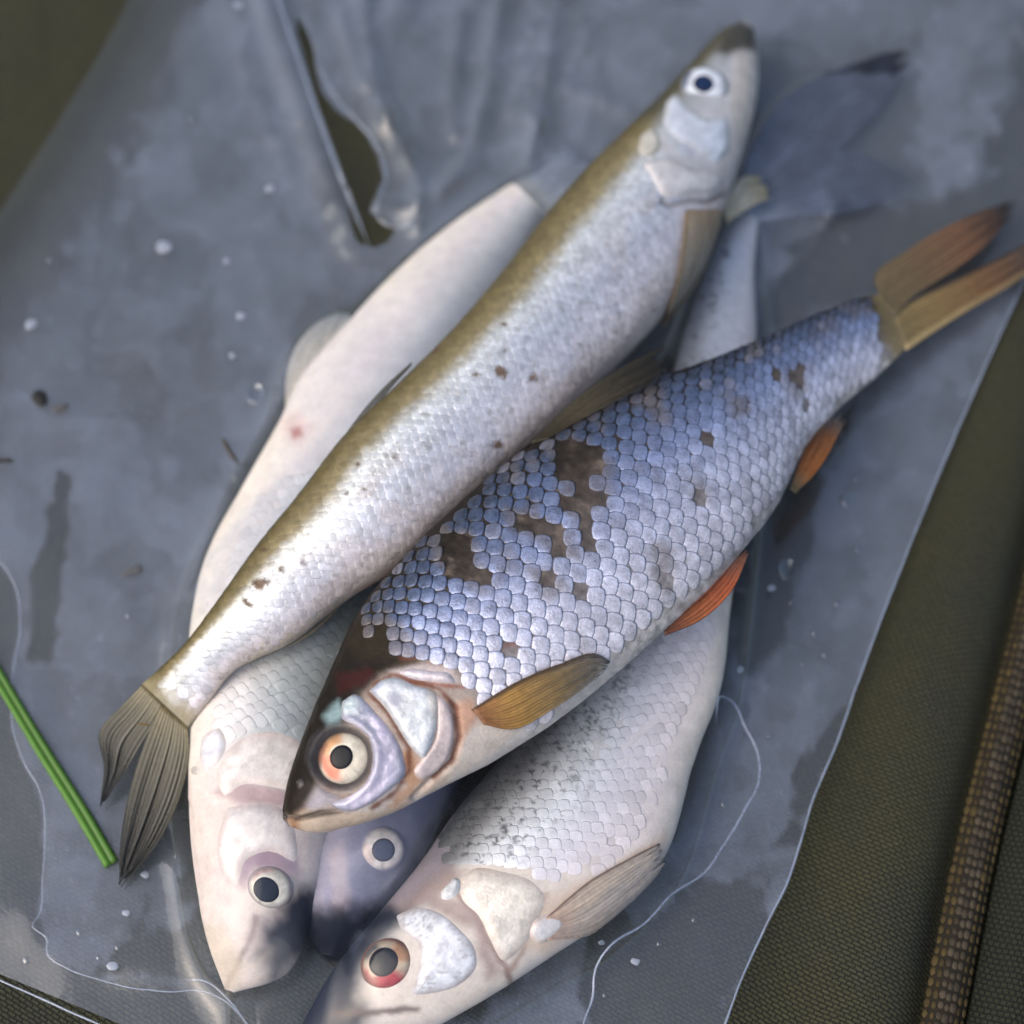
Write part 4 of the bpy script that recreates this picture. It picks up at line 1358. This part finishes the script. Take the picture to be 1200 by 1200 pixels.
for fh in inner:
    bx = bounds_xy(fh)
    idx = np.nonzero((xy[:, 0] > bx[0]) & (xy[:, 0] < bx[1]) & (xy[:, 1] > bx[2]) & (xy[:, 1] < bx[3]))[0]
    for bv_ in part_bvhs(fh):
        for i in idx:
            h = bv_.ray_cast(Vector((xy[i, 0], xy[i, 1], .2)), Vector((0, 0, -1)))
            if h[0] is not None and h[0].z > lo[i]:
                lo[i] = h[0].z
hi = np.full(len(xy), 1.0)
for fh in outer:
    bx = bounds_xy(fh)
    idx = np.nonzero((xy[:, 0] > bx[0]) & (xy[:, 0] < bx[1]) & (xy[:, 1] > bx[2]) & (xy[:, 1] < bx[3]))[0]
    for i in idx:
        h = fh.bvh.ray_cast(Vector((xy[i, 0], xy[i, 1], -.05)), Vector((0, 0, 1)))
        if h[0] is not None:
            hi[i] = min(hi[i], h[0].z)
print('worst overlap mm', float((lo - hi).max() * 1000), 'at px', FILMPX[np.argmax(lo - hi)], 'overlapping share', float((lo > hi).mean()))
gap = 1 - sm(sdf(FILMPX, [(325, 1110), (350, 1080), (400, 1060), (445, 1075), (415, 1125), (375, 1230), (290, 1240), (285, 1185)]), -25, 15)
lo = np.maximum(lo, .0125 * gap)                    # added rise of the film between the heads, shaped to avoid glare
lo2 = (lo + 0.00035).reshape(NU, NV)
hi2 = (hi - 0.0003).reshape(NU, NV)
# crumples and folds of the loose film
wr = .0012 * np.abs(fbm(xy / .045, 3, 71)) + .0002 * np.abs(fbm(xy / .014, 3, 72))
LIP = np.array([(318, -40), (345, 40), (372, 118), (402, 200), (437, 288)], float)
dl = dline(FILMPX, LIP)
sideL = np.interp(FILMPX[:, 1], LIP[:, 1], LIP[:, 0]) - FILMPX[:, 0]
wr += .0030 * np.exp(-((sideL - 22) / 20.0) ** 2) * (1 - sm(FILMPX[:, 1], 250, 330))
wr += .0010 * np.exp(-((sideL - 66) / 16.0) ** 2) * (1 - sm(FILMPX[:, 1], 150, 260))
cr = (1 - sm(np.linalg.norm((FILMPX - np.array([500, 120])) / np.array([1.0, 1.5]), axis=1), 60, 230)) * (sideL < 0)
rid = 1 - np.abs(fbm(np.stack([FILMPX[:, 0] / 105.0 + FILMPX[:, 1] / 300.0, FILMPX[:, 1] / 330.0], 1), 3, 73)) * 3.4
wr += .0058 * np.clip(rid, 0, 1) ** 2 * cr
for line_, h_, w_ in (([(425, -20), (432, 60), (450, 130), (478, 190), (494, 225), (490, 270)], 4.0, 9), ([(400, 20), (420, 90), (455, 150)], 2.6, 8), ([(540, 30), (528, 110), (535, 160)], 2.4, 10),
                      ([(585, 10), (570, 110), (556, 180), (515, 235)], 3.2, 11), ([(620, 90), (600, 130), (640, 160)], 2.0, 10), ([(640, 95), (668, 108), (700, 118), (735, 132)], 2.2, 7),
                      ([(445, 245), (480, 250), (520, 225), (560, 200)], 3.0, 9), ([(300, 300), (318, 350), (322, 375)], 1.6, 10), ([(975, 250), (960, 285), (915, 325), (895, 360), (888, 392)], 1.8, 6),
                      ([(1140, 215), (1080, 240), (1030, 248), (990, 262)], 1.6, 10), ([(120, 85), (135, 120), (150, 135)], 1.4, 9), ([(190, 660), (205, 700)], 1.0, 9), ([(195, 540), (265, 590)], .9, 12)):
    wr += .7 * h_ * MM * np.exp(-(dline(FILMPX, line_) / w_) ** 2)
cz = 1 - np.abs(fbm(np.stack([FILMPX[:, 0] / 70.0 + FILMPX[:, 1] / 160.0, FILMPX[:, 1] / 120.0 - FILMPX[:, 0] / 240.0], 1), 3, 75)) * 14.0
wr += .00055 * np.clip(cz, 0, 1) * sm(fbm(FILMPX / 120.0, 2, 76), -.15, .2)
rid2 = 1 - np.abs(fbm(FILMPX / 110.0 + 3, 3, 74)) * 3.2
wr += .0007 * np.clip(rid2, 0, 1) ** 3
flatten = 1 - .8 * (1 - sm(sdf(FILMPX, [(90, 120), (230, 40), (320, 250), (380, 360), (250, 600), (60, 640), (20, 480)]), -30, 60))
wr *= flatten
edge_d = -sdf(FILMPX, np.concatenate([LE, RE[::-1]]))
wr *= .25 + .75 * sm(edge_d, 0, 70)
wr2 = wr.reshape(NU, NV)
Z = lo2 + wr2
for it in range(90):
    Zb = Z.copy()
    Zb[1:-1, 1:-1] = (Z[:-2, 1:-1] + Z[2:, 1:-1] + Z[1:-1, :-2] + Z[1:-1, 2:]) / 4
    tgt = Zb - .00003                                   # weight of the wet film
    Z = np.maximum(np.minimum(tgt, hi2), lo2 + wr2 * np.clip(1 - it / 90.0 * .15, 0, 1) * .9)
SMK = (.06 + .94 * sm(FILMPX[:, 1], 380, 480)).reshape(NU, NV)
for it in range(28):
    Zb = Z.copy()
    Zb[1:-1, 1:-1] = (Z[:-2, 1:-1] + Z[2:, 1:-1] + Z[1:-1, :-2] + Z[1:-1, 2:]) / 4
    Z = np.maximum(np.minimum(Z + (Zb - Z) * SMK, hi2), lo2)
Z = np.maximum(Z, lo2)
FZ = Z.reshape(-1)
# fogging of the film: condensation and water, and dark reflections painted in patches
veil = .19 + .075 * fbm(FILMPX / 90.0, 4, 81) + .04 * fbm(FILMPX / 22.0, 3, 82)
veil = veil * (1 - .24 * sm(fbm(FILMPX / 75.0 + 9, 4, 83), .08, .14)) * (1 - .16 * sm(fbm(FILMPX / 40.0 + 5, 4, 84), .16, .20)) + .12 * sm(vnoise(FILMPX / 5.0, 85), .82, .95)
gloss = np.ones(len(FILMPX))


def wet_or_reflection(poly, val, feather=8, wob=14, st=1.0, seed=90):
    global veil
    d = sdf(FILMPX, poly) + wob * fbm(FILMPX / 26.0, 4, seed) + .5 * wob * fbm(FILMPX / np.array([9.0, 14.0]), 3, seed + 3)
    m = (1 - sm(d, -feather, feather)) * st
    veil = veil * (1 - m) + val * m


wet_or_reflection([(180, -340), (330, -340), (250, -20), (190, 100), (130, 225), (62, 330), (0, 425), (-300, 900), (-400, 900)], .06, 18, 30, 1, 91)  # dark reflection along the left margin, painted as thinner fog
wet_or_reflection([(100, -340), (250, -340), (185, -20), (120, 100), (60, 225), (-10, 330), (-80, 425), (-300, 900), (-400, 900)], .012, 22, 30, 1, 91)  # the same painted reflection, deeper towards the outer edge
wet_or_reflection([(70, 552), (58, 600), (46, 650), (36, 720), (32, 772), (58, 778), (70, 720), (76, 650), (82, 560)], .030, 5, 10, 1, 92)
wet_or_reflection([(-40, 640), (0, 660), (18, 690), (24, 730), (14, 790), (14, 850), (30, 900), (50, 950), (52, 1010), (48, 1075), (60, 1120), (100, 1145), (220, 1160), (290, 1200), (300, 1330), (-340, 1100)], .045, 5, 5, 1, 93)
wet_or_reflection([(1000, 478), (965, 560), (950, 640), (915, 740), (890, 800), (868, 800), (850, 760), (868, 640), (910, 600), (950, 520)], .022, 9, 16, 1, 94)  # dark reflection beside the roach belly, painted as clearer film
wet_or_reflection([(992, 825), (950, 878), (932, 900), (925, 960), (903, 996), (935, 985), (965, 915), (995, 850)], .03, 4, 10, 1, 95)
wet_or_reflection([(690, 1110), (760, 1075), (820, 1035), (900, 1035), (905, 1080), (860, 1200), (800, 1330), (660, 1300), (680, 1190)], .045, 8, 30, 1, 96)
wet_or_reflection([(170, 1095), (250, 1085), (275, 1150), (220, 1158), (120, 1140), (150, 1090), (178, 1045)], .03, 7, 20, .9, 97)
wet_or_reflection([(205, 1030), (235, 1020), (232, 1060), (212, 1062)], .02, 6, 8, .9, 98)
wet_or_reflection([(890, 60), (1000, 90), (1075, 40), (1080, 230), (990, 255), (890, 235), (880, 140)], .085, 22, 40, .9, 99)
wet_or_reflection([(880, 390), (960, 260), (1040, 255), (1130, 230), (1200, 60), (1300, -60), (1300, 330), (1190, 330), (1020, 350), (900, 400)], .035, 14, 30, .9, 100)
wet_or_reflection([(210, 1000), (215, 800), (300, 770), (440, 690), (640, 500), (780, 420), (870, 620), (850, 800), (790, 1000), (560, 1200), (380, 1220), (450, 1060), (540, 900), (420, 800), (340, 960), (350, 1060), (270, 1160), (225, 1060)], .010, 10, 10, .9, 101)
wet_or_reflection([(228, 700), (280, 560), (340, 460), (345, 400), (400, 365), (470, 310), (600, 215), (650, 230), (420, 520)], .025, 10, 6, .9, 102)
wet_or_reflection([(350, 1000), (380, 960), (520, 900), (545, 930), (470, 1050), (400, 1100), (340, 1062), (345, 1050)], .11, 12, 12, .9, 103)
wet_or_reflection([(520, 940), (580, 880), (640, 830), (700, 780), (720, 850), (640, 900), (560, 980)], .03, 14, 10, .8, 104)
wet_or_reflection([(315, 1080), (340, 1068), (380, 1055), (440, 1065), (475, 1088), (430, 1112), (425, 1120), (425, 1170), (420, 1240), (330, 1240), (300, 1150)], .003, 10, 14, 1, 105)
wet_or_reflection([(240, 1085), (300, 1062), (345, 1085), (360, 1140), (410, 1160), (425, 1230), (250, 1230), (235, 1140)], .05, 22, 14, .9, 106)
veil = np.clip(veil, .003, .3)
fishpx = 1 - sm((FZ - .0045) / .004, 0, 1)
gloss = (.35 + .65 * fishpx) * (.08 + .92 * sm(dline(FILMPX, LE), 0, 110))
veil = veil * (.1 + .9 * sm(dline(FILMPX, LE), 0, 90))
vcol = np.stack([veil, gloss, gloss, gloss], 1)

FV = np.concatenate([xy, FZ[:, None]], 1)
# the film's sheet point keeps its place in plan; only its height follows what lies under it
HOLE = smooth_line([(346, 20), (362, 45), (374, 105), (392, 130), (420, 152), (440, 186), (446, 208), (437, 232), (432, 248), (446, 258), (462, 268), (448, 285), (434, 288), (404, 205), (374, 122), (346, 20)], 90)[:-1]
hp = proj(np.concatenate([xy, np.full((len(xy), 1), .0)], 1))
hd_ = sdf(proj(FV), HOLE)
faces = grid_faces(NU, NV)
# below the slanted foot edge nothing is left
FOOT = np.array([(-400, 978), (0, 1152), (108, 1200), (700, 1464)], float)
below = FILMPX[:, 1] - np.interp(FILMPX[:, 0], FOOT[:, 0], FOOT[:, 1])
bad = (hd_ < 0) | (below > 0)
kf = faces[~bad[faces].any(1)]
# pull the cut rims onto the cut line
rimv = np.unique(kf.ravel())
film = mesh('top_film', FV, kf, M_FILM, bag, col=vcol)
bm = bmesh.new()
bm.from_mesh(film.data)
bmesh.ops.delete(bm, geom=[v for v in bm.verts if not v.link_faces], context='VERTS')
bm.to_mesh(film.data)
bm.free()
film_bvh = BVHTree.FromPolygons([tuple(v) for v in FV], [tuple(f) for f in kf.tolist()])

# back layer, flat on the cloth
NB = 90
Lb, Rb = smooth_line(LE, NB), smooth_line(RE, NB)
gb = (Lb[None] * (1 - np.linspace(0, 1, NB))[:, None, None] + Rb[None] * np.linspace(0, 1, NB)[:, None, None]).reshape(-1, 2)
vb = P(gb, 0.0)
vb[:, 2] = .0001 + .0003 * np.abs(fbm(vb[:, :2] / .02, 3, 77))
fb = grid_faces(NB, NB)
badb = (gb[:, 1] - np.interp(gb[:, 0], FOOT[:, 0], FOOT[:, 1]) > 0) | (sdf(gb, HOLE) < 25)
fb = fb[~badb[fb].any(1)]
mesh('back_film', vb, fb, M_FILM2, bag, col=np.tile((.02, 1, 1, 1), (len(vb), 1)))


def film_at(px, off=0.0):
    px = np.atleast_2d(np.asarray(px, float))
    hits = ray_hit(film_bvh, px, 0)
    g = P(px, .0012)
    v = np.array([h if h is not None else q for h, q in zip(hits, g)])
    v[:, 2] += off
    return v


def crease(name, line, r, fog=.3, n=90, wob=1.2, off=0.0, sq=1.0):
    q = smooth_line(line, n)
    q = q + wob * np.stack([fbm(q / 22.0, 3, 5), fbm(q / 22.0, 3, 6)], 1)
    p = film_at(q, off)
    rr = r * np.clip(np.minimum(np.arange(n), np.arange(n)[::-1]) / 6.0, .15, 1) * (1 + .35 * fbm(q / 30.0, 2, 8))
    v, f = tube(p, rr, 6)
    return mesh(name, v, f, M_CREASE, bag, col=np.tile((fog, 1, 1, 1), (len(v), 1)))


crease('edge_seam', RE[1:-1], .24 * MM, .35, 220, .6)
crease('edge_seam', FOOT[[0, 1, 2, 3]] + np.array([0, -3]), .22 * MM, .3, 120, .6)
crease('crease', [(838, 848), (846, 816), (858, 822), (872, 850), (888, 882), (889, 915), (872, 950), (845, 995), (826, 1022), (790, 1046), (755, 1082), (712, 1112), (698, 1135), (694, 1170), (684, 1200), (678, 1230)], .24 * MM, .40, 130, 1.0)
crease('crease', [(-20, 645), (8, 668), (22, 700), (24, 735), (14, 800), (14, 845), (26, 888), (48, 930), (53, 975), (50, 1030), (46, 1072), (38, 1085), (55, 1100), (56, 1118), (80, 1135), (130, 1152), (205, 1162), (228, 1160), (262, 1172), (290, 1200), (310, 1225)], .18 * MM, .22, 150, 1.0)
crease('crease', [(215, 1148), (240, 1150), (268, 1172), (296, 1210)], .2 * MM, .25, 50, 1.0)
lipq = smooth_line(LIP, 80)
lp_ = film_at(lipq + np.array([-5, 0]), .0002)
lp_[:, 2] = np.convolve(np.pad(lp_[:, 2], 4, mode='edge'), np.ones(9) / 9, 'valid')
v, f = tube(lp_, .55 * MM * (1 + .5 * fbm(lipq / 25.0, 2, 4)) * np.clip(np.arange(80)[::-1] / 8.0, .2, 1), 8)
mesh('rolled_lip', v, f, M_CREASE, bag, col=np.tile((.14, 1, 1, 1), (len(v), 1)))
rl = smooth_line([(352, 20), (380, 100), (400, 128), (430, 160), (448, 205), (440, 235), (436, 250), (462, 268), (478, 262)], 90)
rl = rl + 2.5 * np.stack([fbm(rl / 25.0, 3, 15), fbm(rl / 25.0, 3, 16)], 1)
v, f = tube(film_at(rl + np.array([5, 0]), .0002), .26 * MM * (1.1 + .9 * fbm(rl / 20.0, 2, 3)), 8)
mesh('torn_lip', v, f, M_CREASE, bag, col=np.tile((.16, 1, 1, 1), (len(v), 1)))

# ================================================================== small things on the bag
# grass blade: a folded strip
ax = smooth_line([(-26, 752), (0, 796), (48, 876), (98, 956), (131, 1013)], 60)
tn = np.gradient(ax, axis=0)
tn /= np.linalg.norm(tn, axis=1)[:, None]
nn = np.stack([-tn[:, 1], tn[:, 0]], 1)
pro = [(-1, .0), (-.62, .75), (-.12, .38), (0, .18), (.12, .38), (.62, .8), (1, .05)]
base = film_at(ax, 0)
bz = np.convolve(np.pad(base[:, 2], 10, mode='edge'), np.ones(21) / 21, 'valid') + .0006
gv, gc = [], []
for a, h in pro:
    wdt = np.interp(np.arange(60), [0, 20, 52, 59], [8.5, 8.5, 9.5, 9.5])
    q = P(ax + nn * (a * wdt)[:, None], bz)
    q[:, 2] = bz + h * .0011
    gv.append(q)
    g = np.array((.075, .19, .018)) * (1.15 if a > 0 else .92) * (.6 if abs(a) < .05 else 1)
    gc.append(np.tile(g, (60, 1)))
gb_ = mesh('grass_blade', np.concatenate(gv), grid_faces(len(pro), 60), M_GRASS, col=np.concatenate(gc))
sdm = gb_.modifiers.new('thickness', 'SOLIDIFY')
sdm.thickness = .0004
tag(gb_, 'cut bright green grass blade beside the tail of the slim fish', 'grass blade')


def chunk(name, poly, h, col, mat, label, cat, group=None, seed=1, bump=.4):
    """small thin piece resting on the film, outline in the picture, with thickness"""
    poly = smooth_line(list(poly) + [poly[0]], 22)[:-1]
    cpt = poly.mean(0)
    vs, fs = [], []
    rings = [(1.0, 0.0), (.96, .6), (.6, 1.0)]
    for r, hh in rings:
        p = film_at(cpt + (poly - cpt) * r, .0001)
        p[:, 2] += h * hh * (1 + bump * fbm((poly + 50 * r) / 5.0, 2, seed))
        vs.append(p)
    n = len(poly)
    top = film_at([cpt], .0001)
    top[:, 2] += h * 1.05
    vs.append(top)
    for r in range(2):
        fs += [(r * n + i, r * n + (i + 1) % n, (r + 1) * n + (i + 1) % n, (r + 1) * n + i) for i in range(n)]
    fs += [(2 * n + i, 2 * n + (i + 1) % n, 3 * n) for i in range(n)]
    v = np.concatenate(vs)
    o = mesh(name, v, fs, mat, col=np.tile(col, (len(v), 1)))
    return tag(o, label, cat, group)


chunk('leaf_fragment', [(36, 466), (44, 458), (53, 460), (55, 468), (52, 476), (44, 475)], .7 * MM, (.012, .011, .009), M_DEBRIS, 'tiny black leaf fragment lying alone on the clear film', 'debris')
chunk('leaf_fragment', [(60, 480), (72, 474), (80, 474), (76, 481), (66, 484)], .25 * MM, (.09, .085, .08), M_DEBRIS, 'faint grey leaf fragment beside the tiny black one', 'debris')
chunk('leaf_fragment', [(140, 676), (152, 665), (164, 662), (167, 668), (156, 674)], .2 * MM, (.10, .10, .10), M_DEBRIS, 'thin dark flake on the film left of the slim fish back', 'debris')
for (a, r, col, lab, nm) in (
        ([(260, 514), (266, 524), (273, 536), (280, 544)], .38, (.05, .034, .012), 'short brown plant stem lying beside the pale fish belly', 'plant_stem'),
        ([(-8, 541), (6, 540), (17, 541)], .4, (.02, .015, .008), 'dark twig end poking over the left side of the bag', 'twig'),
        ([(160, 848), (168, 849), (176, 850)], .22, (.16, .10, .03), 'tiny tan fibre on the tail root of the slim fish', 'fibre')):
    q = smooth_line(a, 16)
    if nm == 'fibre':
        w_ = np.array([h if h is not None else g for h, g in zip(ray_hit(slim_fish.bvh, q, .0003), P(q, .015))])
    else:
        w_ = film_at(q, r * MM * .9)
    v, f = tube(w_, r * MM * (1.0 + .4 * fbm(q / 4.0, 2, 4)) * np.clip(np.minimum(np.arange(16), np.arange(16)[::-1]) / 3.0, .3, 1), 7)
    tag(mesh(nm, v, f, M_DEBRIS, col=np.tile(col, (len(v), 1))), lab, nm.replace('_', ' '))

rg = np.random.RandomState(11)
flakes = [(192, 290, 8), (36, 380, 7), (283, 371, 5), (266, 306, 3.5), (316, 221, 4.5), (272, 417, 3.5), (904, 689, 4.5), (868, 785, 4), (132, 1132, 6), (148, 1070, 4.5), (745, 1127, 5), (705, 1105, 3.5), (170, 1025, 4.5), (280, 6, 5)]
for i, (x, y, r) in enumerate(flakes):
    a0 = rg.rand() * 6
    poly = [(x + r * (.8 + .4 * rg.rand()) * math.cos(a0 + k) * 1.1, y + r * (.7 + .4 * rg.rand()) * math.sin(a0 + k)) for k in np.linspace(0, 2 * math.pi, 8)[:-1]]
    chunk('loose_scale', poly, .14 * MM, (.30, .33, .38), M_FLAKE, 'small pale loose scale stuck to the plastic film', 'loose scale', 'loose scales scattered on the film', seed=i)


def droplet(px, r, h, label, ring=False):
    x, y = px
    vs, fs = [], []
    NA = 28
    prof = [(1.0, 0), (.93, .55), (.75, .85), (.4, 1.0), (.02, 1.05)] if not ring else [(1.0, 0), (.93, .9), (.82, 1.0), (.72, .45), (.4, .25), (.02, .2)]
    for rr, hh in prof:
        p = film_at([(x + r * rr * math.cos(a), y + r * rr * 1.1 * math.sin(a)) for a in np.linspace(0, 2 * math.pi, NA, endpoint=False)], .0001)
        p[:, 2] += hh * h
        vs.append(p)
    o = mesh('water_droplet', np.concatenate(vs), grid_faces(len(prof), NA, True), M_CLEAR)
    return tag(o, label, 'droplet')


droplet((922, 668), 12, .8 * MM, 'round air bubble ring in the film below the scaled fish belly', True)
droplet((992, 586), 9, .7 * MM, 'water droplet on film right of the orange anal fin')
droplet((300, 462), 12, .5 * MM, 'faint round water mark on film near the pale anal fin', True)
droplet((1166, 248), 8, 1.4 * MM, 'bright water droplet at the upper tail lobe of the scaled fish')

rd = np.random.RandomState(21)
spots = [(955, 742), (968, 768), (938, 786), (982, 712), (930, 700), (1010, 640), (1002, 560), (118, 1126), (140, 1118), (28, 1128), (95, 1090), (560, 60), (620, 30), (268, 560), (150, 720), (236, 905), (205, 1008), (705, 1165), (812, 1075), (770, 1108), (850, 935), (905, 860), (60, 300), (225, 140)]
for x, y in spots:
    o = droplet((x + 4 * rd.randn(), y + 4 * rd.randn()), 2.4 + 2.8 * rd.rand(), .35 * MM, 'tiny water bead clinging to the clear film')
    o['group'] = 'tiny water beads on the film'
